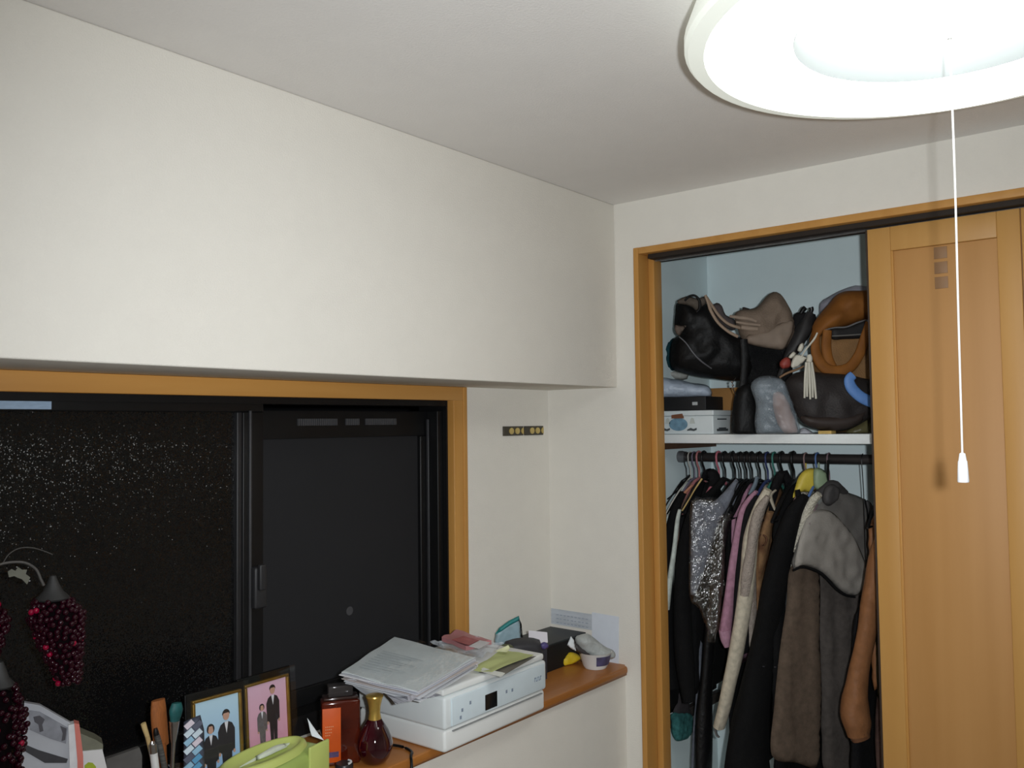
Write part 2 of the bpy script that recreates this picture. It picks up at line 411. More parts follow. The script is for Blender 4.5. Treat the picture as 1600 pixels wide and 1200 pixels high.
# ------------------------------------------------------------------ counter shelf under the window
bm = bmesh.new()
ol = [(-3.0, YB), (-3.0, -0.028)] + [(-0.018 + 0.018 * cos(a), -0.010 + 0.018 * sin(a)) for a in [radians(-90 + 90 * k / 8) for k in range(9)]] + [(0.0, YB)]
A = [bm.verts.new((x, y, SH - 0.026)) for x, y in ol]; B = [bm.verts.new((x, y, SH)) for x, y in ol]
bm.faces.new(A[::-1]); ft = bm.faces.new(B)
for i in range(len(A)): bm.faces.new((A[i], A[(i + 1) % len(A)], B[(i + 1) % len(A)], B[i]))
es = [e for e in bm.edges if all(v in B or v in A for v in e.verts) and (abs(e.verts[0].co.z - e.verts[1].co.z) < 1e-6) and max(v.co.y for v in e.verts) < 0.2]
bmesh.ops.bevel(bm, geom=es, offset=0.010, segments=4, affect='EDGES', profile=0.5)
tag(flat_shade(link('counter_shelf', bm, COUNTER)), 'orange-brown wooden counter running along the wall under the window', 'counter')

# ------------------------------------------------------------------ ceiling lamp and its pull cord
LX, LY = -0.9465, -1.2195
lp = thing('ceiling_lamp', 'large round white fluorescent ceiling lamp, lit and blown out white', 'lamp', (LX, LY, 2.25))
RIM = M('lamp_rim_white', (240, 244, 234), 0.4, 0.01, emit=0.35)
lathe('rim', [(0.300, 0.148), (0.345, 0.149), (0.395, 0.110), (0.412, 0.066), (0.412, 0.052), (0.406, 0.045), (0.380, 0.040), (0.372, 0.052), (0.372, 0.075), (0.300, 0.110)], RIM, lp, 72)
def emis(name, s, col=(0.975, 0.99, 0.965)):
    m = bpy.data.materials.new(name); m.use_nodes = True; nt = m.node_tree
    b = nt.nodes['Principled BSDF']; b.inputs['Base Color'].default_value = (0.9, 0.9, 0.88, 1)
    nz = nt.nodes.new('ShaderNodeTexNoise'); nz.inputs['Scale'].default_value = 3.0
    mx = nt.nodes.new('ShaderNodeMapRange'); mx.inputs['To Min'].default_value = s * 0.97; mx.inputs['To Max'].default_value = s * 1.03
    nt.links.new(nz.outputs['Fac'], mx.inputs[0]); nt.links.new(mx.outputs[0], b.inputs['Emission Strength'])
    b.inputs['Emission Color'].default_value = col + (1,); return m
EM = emis('lamp_diffuser', LAMP_EMIT)
lathe('diffuser_ring', [(0.371, 0.060), (0.362, 0.038), (0.340, 0.026), (0.305, 0.022), (0.270, 0.028), (0.246, 0.040), (0.236, 0.055), (0.246, 0.10), (0.371, 0.10), (0.371, 0.060)], EM, lp, 72)
lathe('inner_collar', [(0.2355, 0.054), (0.2345, 0.054), (0.218, 0.090), (0.218, 0.100), (0.2355, 0.100), (0.2355, 0.054)], M('collar_shade_grey', (164, 170, 170), 0.5, 0.01), lp, 64)  # shade on the white inner wall is put into this grey
lathe('inner_pan', [(0.217, 0.096), (0.12, 0.086), (0.05, 0.070), (0.03, 0.060), (0.0, 0.060), (0.0, 0.098), (0.217, 0.098), (0.217, 0.096)], EM, lp, 64)
lathe('switch_hub', [(0, 0.030), (0.004, 0.031), (0.005, 0.060), (0, 0.060)], WHITEPL, lp, 16)
CORD = M('cord_white', (238, 238, 236), 0.6, 0.02, 200.0)
cz = 1.627 - 2.25
tube('pull_cord', [(0, 0, 0.032, 0.0016), (0.0005, 0.0, -0.2, 0.0016), (-0.001, 0.0015, -0.4, 0.0016), (-0.002, 0.0028, cz, 0.0016)], CORD, lp, seg=8)
lathe('cord_pull', [(0.0, 0.002), (0.0042, 0.0), (0.0052, -0.006), (0.0058, -0.011), (0.0066, -0.012), (0.0076, -0.026), (0.0084, -0.043), (0.0076, -0.0445), (0, -0.0445)], M('pull_white', (245, 246, 248), 0.25, 0.01), lp, 24, at=(-0.002, 0.0028, cz))

# ------------------------------------------------------------------ wall plates beside the window
for k, (x0, x1, lab) in enumerate(((-0.250, -0.147, 'left dark plate with gold discs of the pair on the wall beside the window'), (-0.139, -0.037, 'right dark plate with gold discs of the pair on the wall, nearer the corner'))):
    t = thing('wall_plate', lab, 'wall plate', (x0, YB, 1.659), group='dark plates with gold discs')
    w = x1 - x0
    box('plate', (0, -0.006, -0.0155), (w, -0.0002, 0.0155), M('plate_bronze', (74, 66, 52), 0.35, 0.25, 30.0, rgb2=(44, 46, 42)), t, 0.001)
    for q, cx in enumerate((0.37, 0.67, 0.955)):
        o = ellipse(cx * w, 0.0, 0.0115, 0.0105, 18)
        if q == 2: o = ellipse(w * 0.985, 0.0, 0.0115, 0.0105, 12, pi / 2, 3 * pi / 2)
        prism('disc', o, -0.0085, -0.006, M('disc_gold', (196, 172, 104), 0.4, 0.06, 40.0), t)

# ------------------------------------------------------------------ closet: shelf, rod, batten
SZ = 1.640
cs = thing('closet_shelf', 'white closet shelf carrying the bags above the hanging clothes', 'shelf', (0.20, -0.014, SZ))
bm = bmesh.new(); add_box(bm, (0, -1.96, -0.029), (0.44, 0, 0), 0, 0.0015)
flat_shade(link('board', bm, M('shelf_white', (226, 230, 230), 0.5, 0.02), cs))
tag(box('shelf_batten', (0.15, -0.036, 1.588), (0.64, -0.0145, 1.610), M('batten_brown', (92, 64, 44), 0.6, 0.1)), 'brown wooden batten under the left end of the white closet shelf', 'batten')
tag(box('wall_batten', (0.14, -0.034, 0.640), (0.64, -0.0145, 0.675), M('batten_dark', (58, 50, 46), 0.6, 0.1)), 'dark low batten on the left wall of the closet behind the coats', 'batten')
RX, RZ = 0.385, 1.558
rd = thing('closet_rod', 'dark grey metal hanging rod under the closet shelf', 'rod', (RX, -0.014, RZ))
bm = bmesh.new(); add_tube(bm, [(0, 0, 0, 0.0155), (0, -1.96, 0, 0.0155)], seg=20, sub=1, up=(1, 0, 0)); flat_shade(link('tube', bm, M('rod_grey', (70, 66, 66), 0.35, 0.05, metal=0.6), rd))
bm = bmesh.new(); add_tube(bm, [(0, -0.0005, 0, 0.021), (0, -0.014, 0, 0.021), (0, -0.03, 0, 0.0175)], seg=20, sub=1, up=(1, 0, 0)); flat_shade(link('end_socket', bm, M('socket_grey', (120, 120, 122), 0.35, 0.05, metal=0.6), rd))

# ------------------------------------------------------------------ hangers
def hanger(y, name, rgb, label, r=0.0032, w=0.19, drop=0.115, bar=True, pad=False, yaw=0, lean=0.0):
    t = thing('coat_hanger', label, 'hanger', (RX, y, RZ), yaw, group='coat hangers on the closet rod')
    m = M('hanger_' + name, rgb, 0.4, 0.05)
    R0 = 0.0157 + r
    pts = [(R0 * cos(a), lean * (1 - k / 11), R0 * sin(a), r) for k, a in enumerate([radians(-10 + 19 * q) for q in range(12)])]
    pts += [(-R0 * 0.9, 0, -0.014, r), (-0.010, 0, -0.030, r), (-0.001, 0, -0.042, r), (0, 0, -0.072, r)]
    tube('hook', pts, m, t, seg=8, sub=2)
    tube('shoulder_bar', [(-w, 0, -0.075 - drop, r * 1.0), (-w * 0.55, 0, -0.075 - drop * 0.45, r * 1.5), (0, 0, -0.074, r * 1.6), (w * 0.55, 0, -0.075 - drop * 0.45, r * 1.5), (w, 0, -0.075 - drop, r)], m, t, seg=8, sub=3)
    if bar: tube('bottom_bar', [(-w, 0, -0.075 - drop, r), (w, 0, -0.075 - drop, r)], m, t, seg=6, sub=1)
    return t
HY = dict(h1=-0.042, h2=-0.058, h3=-0.074, h4=-0.092, h5=-0.112, h6=-0.167, h7=-0.191, h8=-0.227, h9=-0.248, h10=-0.269, h11=-0.289, h12=-0.317, h13=-0.344, h14=-0.368, h15=-0.394, h16=-0.433, h17=-0.474, h18=-0.512, h19=-0.549, h20=-0.72)
hanger(HY['h1'], 'black_wire', (24, 24, 26), 'thin black wire hanger nearest the left wall of the closet', 0.0016)
hanger(HY['h2'], 'white', (210, 205, 196), 'thin white hanger second from the left wall of the closet', 0.0018)
hanger(HY['h3'], 'lavender', (120, 112, 132), 'pale lavender hanger beside the first pink hanger', 0.0022)
hanger(HY['h4'], 'pink', (186, 120, 122), 'pink plastic hanger on the left end of the rod', 0.0036)
hanger(HY['h5'], 'black', (18, 18, 19), 'black plastic hanger between the two pink hangers', 0.004)
hanger(HY['h6'], 'pink2', (200, 116, 130), 'second pink hanger, in front of the black padded collar', 0.0038)
hanger(HY['h7'], 'black', (18, 18, 19), 'black hanger just right of the second pink hanger', 0.0036)
hanger(HY['h8'], 'black', (18, 18, 19), 'black hanger with bent hook over the grey suit jacket', 0.004, lean=0.012)
hanger(HY['h9'], 'black', (18, 18, 19), 'black hanger carrying the grey suit jacket in plastic', 0.003)
hanger(HY['h10'], 'black', (18, 18, 19), 'black hanger carrying the glossy wrapped black shirt', 0.0036)
hanger(HY['h11'], 'black', (18, 18, 19), 'black hanger carrying the mauve pink shirt', 0.0036)
hanger(HY['h12'], 'black', (18, 18, 19), 'black hanger carrying the short black vest', 0.0036)
hanger(HY['h13'], 'blue', (52, 62, 104), 'dark blue hanger carrying the cream knit', 0.0034)
hanger(HY['h14'], 'teal', (64, 128, 116), 'teal green hanger in the middle of the rod', 0.0034)
hanger(HY['h15'], 'black', (18, 18, 19), 'black hanger just right of the teal one', 0.0045)
hanger(HY['h16'], 'black', (18, 18, 19), 'black hanger carrying the long black coat', 0.005)
hanger(HY['h17'], 'rose', (150, 124, 122), 'dull rose hanger above the yellow collar cover', 0.0026)
hanger(HY['h18'], 'sky', (92, 122, 176), 'light blue hanger above the pale green collar cover', 0.003)
hanger(HY['h19'], 'mauve', (132, 112, 118), 'mauve hanger carrying the grey hooded jacket', 0.0026)
hanger(HY['h20'], 'black', (18, 18, 19), 'black hanger half behind the sliding leaf, with the tan leather jacket', 0.0036)

# ------------------------------------------------------------------ garments
def body(t, mat, w=0.19, h=0.21, L=0.75, thick=0.026, nz=-0.085, sz=-0.195, name='body', seed=0, amp=0.006, dy=0.0, x0=None):
    o = [(-0.045, nz), (-w * 0.6, (nz + sz) / 2 - 0.008), (-w, sz), (-w - 0.005, sz - 0.06), (-h, -L * 0.6), (-h, -L), (0, -L - 0.004), (h, -L), (h, -L * 0.6), (w + 0.005, sz - 0.06), (w, sz), (w * 0.6, (nz + sz) / 2 - 0.008), (0.045, nz)]
    return puff(name, o, thick, mat, t, edge=0.035, res=0.026, amp=amp, freq=12, seed=seed, vfold=amp, vfreq=35, smooth=False, dy=dy)
def gar(y, name, label, cat): return thing(name, label, cat, (RX, y, RZ), group='clothes hanging in the closet')
BLK = fabric('cloth_black', (17, 17, 18)); BLK2 = fabric('cloth_black_soft', (24, 23, 25)); BLKG = M('cloth_black_sheen', (14, 14, 16), 0.45, 0.1, bump=0.3, bscale=60, spec=0.4)
CREAM = fabric('cloth_cream', (206, 196, 176)); PINKC = fabric('cloth_mauve_pink', (172, 128, 148)); GREYS = fabric('cloth_grey_blue', (112, 116, 126)); WHT = fabric('cloth_white_green', (206, 214, 206))
KNIT = M('cloth_knit_taupe', (168, 156, 146), 0.95, 0.12, 80, bump=0.6, bscale=220, spec=0.1); TANP = M('cloth_swirl_tan', (150, 118, 84), 0.9, 0.2, 22.0, rgb2=(92, 62, 44), spec=0.15)
GJ = M('jacket_grey', (110, 107, 103), 0.75, 0.06, 40, bump=0.2, bscale=300, spec=0.25); GJL = M('jacket_grey_light', (148, 143, 136), 0.7, 0.05, 40, bump=0.2, bscale=300, spec=0.25); GJD = M('jacket_grey_dark', (62, 60, 60), 0.7, 0.1)
TAUPE = fabric('trouser_taupe', (96, 82, 70)); TAUPE2 = fabric('trouser_grey', (84, 78, 74)); LEATH = M('leather_tan', (140, 94, 60), 0.55, 0.12, 30, bump=0.25, bscale=60, spec=0.3); OLIVE = M('cloth_olive', (70, 60, 28), 0.9, 0.3, 25, rgb2=(34, 32, 20)); FUZZ = M('cloth_fuzzy_white', (206, 200, 184), 0.95, 0.1, 70, bump=1.0, bscale=150, spec=0.1); MAUVEB = fabric('cloth_mauve_brown', (92, 70, 64))
FILM = clear_film()

g = gar(HY['h1'], 'black_coat', 'black coat hanging at the far left of the closet rod', 'coat')
body(g, BLK, w=0.17, h=0.20, L=0.86, thick=0.026, seed=1)
wtube('sleeve', [(0.19,-0.132,1.447,0.0128),(0.19,-0.102,1.392,0.0193),(0.19,-0.071,1.273,0.0258),(0.19,-0.063,1.166,0.0279),(0.19,-0.063,0.954,0.03),(0.19,-0.074,0.799,0.032)], BLK, g, flat=0.8, seg=12, wob=0.15, seed=1)
wtube('strap', [(0.27,-0.115,1.501,0.0033),(0.27,-0.07,1.45,0.0026),(0.27,-0.027,1.415,0.0027)], BLK, g, seg=6)
g = gar(HY['h2'], 'white_blouse', 'white blouse whose narrow sleeve shows between two black coats', 'blouse')
body(g, WHT, w=0.18, h=0.18, L=0.62, thick=0.012, seed=2)
wtube('sleeve', [(0.15,-0.138,1.395,0.0074),(0.15,-0.128,1.355,0.0095),(0.15,-0.114,1.26,0.0105),(0.15,-0.095,1.154,0.0127),(0.15,-0.081,1.064,0.0137)], WHT, g, flat=0.7, seg=12, wob=0.1, seed=2)
wtube('undershirt_hem', [(0.3,0.001,0.791,0.0178),(0.3,0.005,0.735,0.0178),(0.3,0.011,0.675,0.0156)], M('hem_lilac', (190, 186, 196), 0.9), g, flat=0.5, seg=10)
g = gar(HY['h3'], 'beige_cardigan', 'beige cardigan on the wooden hanger at the left of the rod', 'cardigan')
body(g, fabric('cloth_beige_dull', (128, 106, 94)), w=0.15, h=0.15, L=0.5, thick=0.012, seed=3)
wtube('wooden_shoulder', [(0.2,-0.16,1.472,0.0064),(0.2,-0.136,1.45,0.0085),(0.2,-0.112,1.42,0.0107),(0.2,-0.104,1.389,0.0086)], M('wood_pink', (186, 128, 104), 0.5), g, seg=10, flat=0.6)
g = gar(HY['h4'], 'camisole_top', 'black top with a gold chain edge along the shoulder', 'top')
body(g, BLK2, w=0.15, h=0.17, L=0.7, thick=0.016, seed=4)
wtube('gold_edge', [(0.21,-0.19,1.494,0.0032),(0.21,-0.164,1.459,0.0028),(0.21,-0.142,1.425,0.0026),(0.21,-0.115,1.385,0.0026)], M('edge_gold', (206, 176, 116), 0.5), g, seg=6)
wtube('sleeve', [(0.17,-0.184,1.419,0.0146),(0.17,-0.154,1.323,0.0231),(0.17,-0.137,1.218,0.0295),(0.17,-0.128,1.05,0.0358),(0.17,-0.134,0.885,0.0356),(0.17,-0.145,0.771,0.023)], BLK, g, flat=0.8, seg=12, wob=0.12, seed=5)
g = gar(-0.138, 'black_jacket', 'black jacket with a round padded collar at the left of the rod', 'jacket')
body(g, BLK, w=0.16, h=0.17, L=0.78, thick=0.024, seed=6)
wtube('padded_collar', [(0.34,-0.132,1.485,0.0177),(0.34,-0.147,1.503,0.0287),(0.34,-0.164,1.504,0.0308),(0.34,-0.173,1.477,0.0307),(0.34,-0.15,1.446,0.0176),(0.34,-0.136,1.424,0.0088)], BLK2, g, flat=0.5, seg=14)
wtube('shoulder', [(0.25,-0.251,1.494,0.0148),(0.25,-0.223,1.463,0.0191),(0.25,-0.185,1.428,0.0214),(0.25,-0.166,1.412,0.0172)], BLK, g, flat=0.6, seg=12)
g = gar(HY['h9'], 'grey_suit_jacket', 'grey suit jacket under clear plastic on the left half of the rod', 'jacket')
body(g, GREYS, w=0.11, h=0.11, L=0.55, thick=0.014, seed=7)
F1 = ((0.2,-0.332,1.57),-48)
s1 = puff('front_panel', [(-0.1569,-0.146),(-0.1279,-0.1404),(-0.097,-0.1449),(-0.0633,-0.1191),(-0.0166,-0.0711),(-0.0085,-0.0794),(-0.0394,-0.1561),(-0.0716,-0.2061),(-0.1005,-0.2965),(-0.1313,-0.3864),(-0.1571,-0.436),(-0.1714,-0.4357),(-0.1692,-0.3354),(-0.165,-0.2347)], 0.02, GREYS, None, edge=0.02, res=0.012, amp=0.004, freq=30, seed=8)
s1.parent = g; s1.location = Vector(F1[0]) - Vector(g.location); s1.rotation_euler = (0, 0, radians(F1[1]))
s2 = puff('plastic_cover', O(-0.014,[(-0.1665,-0.1365),(-0.1315,-0.129),(-0.0842,-0.1298),(-0.0544,-0.1747),(-0.0614,-0.2953),(-0.0749,-0.4352),(-0.0898,-0.5445),(-0.1185,-0.5537),(-0.1494,-0.4734),(-0.1773,-0.4428),(-0.176,-0.293)]), 0.010, gloss_film('cover_film', 0.10, 0.12, 1.0, 55), None, edge=0.01, res=0.012, amp=0.012, freq=35, seed=9)
s2.parent = g; s2.location = s1.location; s2.rotation_euler = s1.rotation_euler
wtube('skirt', [(0.26,-0.134,1.056,0.0172),(0.26,-0.14,0.951,0.0215),(0.26,-0.145,0.846,0.0214),(0.26,-0.134,0.759,0.015),(0.26,-0.119,0.651,0.0129),(0.26,-0.108,0.501,0.0129)], GREYS, g, flat=0.5, seg=10, wob=0.1)
g = gar(HY['h10'], 'black_shirt', 'shiny black shirt in crackling clear plastic beside the grey suit', 'shirt')
body(g, BLK, w=0.17, h=0.18, L=1.05, thick=0.018, seed=10)
wtube('sleeve', [(0.2,-0.295,1.411,0.0165),(0.2,-0.269,1.349,0.0227),(0.2,-0.251,1.244,0.0269),(0.2,-0.234,1.12,0.0291),(0.2,-0.213,0.994,0.027),(0.2,-0.196,0.847,0.0292),(0.2,-0.183,0.701,0.0375),(0.2,-0.175,0.546,0.0417)], BLKG, g, flat=0.6, seg=14, wob=0.15, seed=11)
wtube('plastic_wrap', [(0.175,-0.302,1.393,0.0184),(0.175,-0.278,1.331,0.0266),(0.175,-0.262,1.228,0.0328),(0.175,-0.246,1.104,0.0349),(0.175,-0.229,0.98,0.0268)], gloss_film('wrap_film', 0.12, 0.07, 1.0, 70), g, flat=0.7, seg=16, wob=0.3, seed=12)
g = gar(HY['h11'], 'pink_shirt', 'mauve pink shirt with its cuff hanging among the black clothes', 'shirt')
body(g, PINKC, w=0.17, h=0.17, L=0.66, thick=0.014, seed=13)
wtube('sleeve', [(0.175,-0.393,1.462,0.01),(0.175,-0.367,1.433,0.0141),(0.175,-0.345,1.392,0.0182),(0.175,-0.32,1.274,0.0223),(0.175,-0.297,1.141,0.0244),(0.175,-0.277,1.017,0.0285)], PINKC, g, flat=0.6, seg=12, wob=0.12, seed=14)
wtube('cuff', [(0.173,-0.278,1.02,0.0295),(0.173,-0.279,0.992,0.0244),(0.173,-0.283,0.966,0.0122)], fabric('cuff_pink', (182, 140, 160)), g, flat=0.6, seg=12)
wtube('shoulder_blue', [(0.27,-0.355,1.502,0.0104),(0.27,-0.348,1.477,0.0124),(0.27,-0.33,1.445,0.0125)], M('cloth_pale_blue', (116, 130, 142), 0.8), g, flat=0.5, seg=10)
g = gar(HY['h12'], 'black_vest', 'short black vest hanging between pink shirt and cream knit', 'vest')
body(g, BLK2, w=0.17, h=0.17, L=0.62, thick=0.018, seed=15)
wtube('front_edge', [(0.18,-0.391,1.448,0.012),(0.18,-0.357,1.386,0.0161),(0.18,-0.335,1.274,0.0162),(0.18,-0.321,1.132,0.0152),(0.18,-0.313,0.999,0.0132)], BLK2, g, flat=0.8, seg=12)
g = gar(HY['h13'], 'cream_knit', 'long cream and taupe knit whose sleeve hangs lowest in the middle', 'cardigan')
body(g, KNIT, w=0.17, h=0.18, L=0.70, thick=0.018, seed=16)
wtube('sleeve', [(0.18,-0.429,1.469,0.0159),(0.18,-0.398,1.408,0.026),(0.18,-0.37,1.317,0.0301),(0.18,-0.355,1.196,0.0322),(0.18,-0.334,1.064,0.0323),(0.18,-0.305,0.93,0.0304),(0.18,-0.276,0.815,0.0285),(0.18,-0.245,0.707,0.0245)], CREAM, g, flat=0.7, seg=14, wob=0.15, seed=17)
wtube('upper_sleeve', [(0.165,-0.435,1.45,0.0118),(0.165,-0.404,1.4,0.0219),(0.165,-0.381,1.319,0.0239),(0.165,-0.362,1.209,0.024),(0.165,-0.351,1.138,0.02)], KNIT, g, flat=0.7, seg=14, wob=0.2, seed=18)
wtube('label_tag', [(0.19,-0.226,0.7,0.0062),(0.19,-0.232,0.677,0.0082),(0.19,-0.241,0.671,0.0062)], M('tag_grey', (120, 118, 116), 0.7), g, flat=0.3, seg=8)
g = gar(HY['h14'], 'swirl_print_blouse', 'tan blouse with brown swirl print peeking out beside the black coat', 'blouse')
body(g, TANP, w=0.16, h=0.17, L=0.50, thick=0.014, seed=19)
wtube('sleeve', [(0.24,-0.41,1.394,0.0203),(0.24,-0.391,1.322,0.0285),(0.24,-0.379,1.25,0.0244),(0.24,-0.366,1.178,0.0122)], TANP, g, flat=0.5, seg=12)
wtube('collar', [(0.27,-0.417,1.461,0.0061),(0.27,-0.399,1.442,0.0103),(0.27,-0.409,1.407,0.0082),(0.27,-0.417,1.392,0.0061)], M('collar_cream', (176, 166, 148), 0.8), g, flat=0.5, seg=10)
wtube('swirl_print', [(0.215,-0.372,1.303,0.003),(0.215,-0.389,1.324,0.003),(0.215,-0.406,1.312,0.003),(0.215,-0.397,1.291,0.003),(0.215,-0.382,1.298,0.0024)], M('swirl_brown', (96, 62, 42), 0.8), g, seg=6)
g = gar(HY['h15'], 'black_fringe_scarf', 'black fringed scarf hanging over a hanger in the middle of the rod', 'scarf')
wtube('drape', [(0.3,-0.427,1.516,0.0185),(0.3,-0.409,1.481,0.0248),(0.3,-0.395,1.439,0.0186),(0.3,-0.387,1.387,0.0104)], BLK2, g, flat=0.6, seg=12, wob=0.5, seed=20)
wtube('drape', [(0.4,-0.396,1.515,0.0192),(0.4,-0.412,1.465,0.0254),(0.4,-0.414,1.38,0.0254)], BLK2, g, flat=0.5, seg=12, wob=0.4, seed=21)
g = gar(HY['h16'], 'long_black_coat', 'long black coat flaring to the bottom in the middle of the closet', 'coat')
body(g, BLK, w=0.17, h=0.21, L=1.15, thick=0.032, seed=22)
wtube('sleeve', [(0.2,-0.538,1.452,0.0195),(0.2,-0.504,1.402,0.0392),(0.2,-0.469,1.302,0.0513),(0.2,-0.436,1.181,0.0556),(0.2,-0.405,1.04,0.0538),(0.2,-0.371,0.877,0.0681),(0.2,-0.342,0.733,0.0886),(0.2,-0.33,0.582,0.1047)], BLK, g, flat=0.6, seg=16, wob=0.12, seed=23)
wtube('lapel', [(0.21,-0.51,1.47,0.0118),(0.21,-0.517,1.421,0.0157),(0.21,-0.503,1.343,0.0118)], BLK, g, flat=0.6, seg=10)
for px in (((0.155,-0.411,0.929), 0), ((0.155,-0.447,0.933), 1)):
    p = Vector(px[0]) - g.location; lathe('button', [(0, 0), (0.004, 0.0005), (0.004, 0.003), (0, 0.0035)], M('button_gloss', (60, 60, 64), 0.15), g, 12, at=tuple(p))
g = gar(HY['h17'], 'white_fuzzy_jacket', 'white fuzzy jacket with a cream cuff beside the grey hooded jacket', 'jacket')
body(g, FUZZ, w=0.165, h=0.16, L=0.62, thick=0.022, seed=24)
wtube('sleeve', [(0.225,-0.572,1.458,0.0156),(0.225,-0.547,1.429,0.0196),(0.225,-0.522,1.372,0.0236),(0.225,-0.5,1.317,0.0217),(0.225,-0.485,1.281,0.0178)], FUZZ, g, flat=0.7, seg=14, wob=0.2, seed=25)
wtube('lining', [(0.26,-0.474,1.272,0.018),(0.26,-0.463,1.195,0.0161),(0.26,-0.453,1.115,0.0141),(0.26,-0.445,1.05,0.0101)], M('cloth_blue_white', (190, 198, 204), 0.85), g, flat=0.5, seg=10)
FYC = ((0.385,-0.471,1.524),-42)
g = thing('collar_cover', 'yellow shoulder cover on the hanger beside the black coat', 'cover', FYC[0], FYC[1])
puff('cover', O(-0.05,[(-0.0706,-0.088),(-0.0608,-0.0517),(-0.049,-0.0214),(-0.0287,-0.0015),(-0.0044,0.0062),(0.0151,-0.0044),(0.0163,-0.0371),(0.0088,-0.0655),(-0.0199,-0.071),(-0.0461,-0.0703)]), 0.022, M('cover_yellow', (206, 184, 70), 0.5, 0.08), g, edge=0.02, res=0.010)
tube('loop', [(0.0015,0,-0.0108,0.0031),(0.0027,0,0.0308,0.0031)], M('cover_yellow', (206, 184, 70)), g, seg=6, sub=1)
FGC = ((0.385,-0.525,1.521),-42)
g = thing('collar_cover', 'pale green shoulder cover under the light blue hanger', 'cover', FGC[0], FGC[1])
puff('cover', O(-0.035,[(-0.0452,0.0064),(-0.0212,0.0079),(-0.0042,-0.0066),(0.0037,-0.0331),(-0.0016,-0.0654),(-0.0299,-0.0607),(-0.0469,-0.0482)]), 0.018, M('cover_green', (142, 160, 130), 0.5, 0.08), g, edge=0.02, res=0.010)
tube('loop', [(-0.0093,0,-0.0063,0.0031),(-0.0103,0,0.0328,0.0031)], M('cover_green', (142, 160, 130)), g, seg=6, sub=1)
# grey hooded jacket
FJ = ((0.345,-0.564,1.473),-20)
g = thing('hooded_jacket', 'short grey hooded jacket with black piping hung facing the room', 'jacket', FJ[0], FJ[1], group='clothes hanging in the closet')
puff('body', [(-0.1065,-0.0656),(-0.0675,-0.0402),(-0.0279,-0.0144),(0.0086,-0.0042),(0.0691,-0.0192),(0.1466,-0.0417),(0.1998,-0.0715),(0.2298,-0.1255),(0.2307,-0.2402),(0.2012,-0.31),(0.1479,-0.3516),(0.0851,-0.3508),(0.0189,-0.3216),(-0.0621,-0.2619),(-0.1308,-0.2397),(-0.1736,-0.2434),(-0.1785,-0.2237),(-0.1537,-0.1678),(-0.1371,-0.1106)], 0.055, GJ, g, edge=0.05, res=0.012, amp=0.006, freq=22, seed=26)
puff('hood_panel', O(-0.03,[(-0.1368,-0.0809),(-0.0901,-0.0643),(-0.0318,-0.0757),(0.0206,-0.1148),(0.0733,-0.1666),(0.1194,-0.247),(0.1232,-0.2978),(0.0838,-0.3399),(0.0229,-0.3333),(-0.0409,-0.2872),(-0.0979,-0.2505),(-0.1655,-0.2287),(-0.2047,-0.2288),(-0.1915,-0.1767),(-0.1667,-0.1174)]), 0.024, GJL, g, edge=0.03, res=0.011, amp=0.008, freq=26, seed=27)
puff('sleeve', O(-0.024,[(0.1398,-0.05),(0.18,-0.0789),(0.2087,-0.1529),(0.2036,-0.2555),(0.1632,-0.2925),(0.1576,-0.2105),(0.1488,-0.1282)]), 0.03, GJD, g, edge=0.02, res=0.012, amp=0.003, freq=30, seed=28)
tube('piping', [(-0.2151,-0.034,-0.2368,0.0038),(-0.1703,-0.034,-0.2315,0.0042),(-0.1028,-0.034,-0.2533,0.0049),(-0.0632,-0.034,-0.2805,0.0049),(-0.0234,-0.034,-0.3139,0.0049),(0.0176,-0.034,-0.336,0.004),(0.0598,-0.034,-0.3466,0.0032)], BLK, g, seg=8)
tube('seam', [(0.1258,-0.03,-0.0447,0.0025),(0.1365,-0.03,-0.0861,0.0029),(0.143,-0.03,-0.1476,0.0029),(0.1528,-0.03,-0.2094,0.0025)], BLK, g, seg=6)
tube('collar', [(-0.1201,-0.012,-0.0522,0.0079),(-0.0816,-0.012,-0.0308,0.0099),(-0.0363,-0.012,-0.0054,0.014),(0.0001,-0.012,0.0049,0.0161),(0.0298,-0.012,-0.0085,0.0142),(0.0599,-0.012,-0.0221,0.0081)], GJD, g, seg=12, wob=0.4)
puff('collar_knot', O(-0.035,[(-0.0612,0.0011),(-0.0342,0.0116),(-0.005,-0.0056),(-0.0123,-0.033),(-0.043,-0.055),(-0.0692,-0.0495),(-0.0741,-0.0258)]), 0.03, GJD, g, edge=0.015, res=0.008, amp=0.006, freq=60, seed=29)
puff('shoulder_lining', O(-0.005,[(-0.1062,-0.0535),(-0.0875,-0.025),(-0.0431,-0.0174),(-0.0349,-0.0337),(-0.0595,-0.0562),(-0.1012,-0.0734)]), 0.02, M('lining_pale', (150, 152, 148), 0.8), g, edge=0.012, res=0.01)
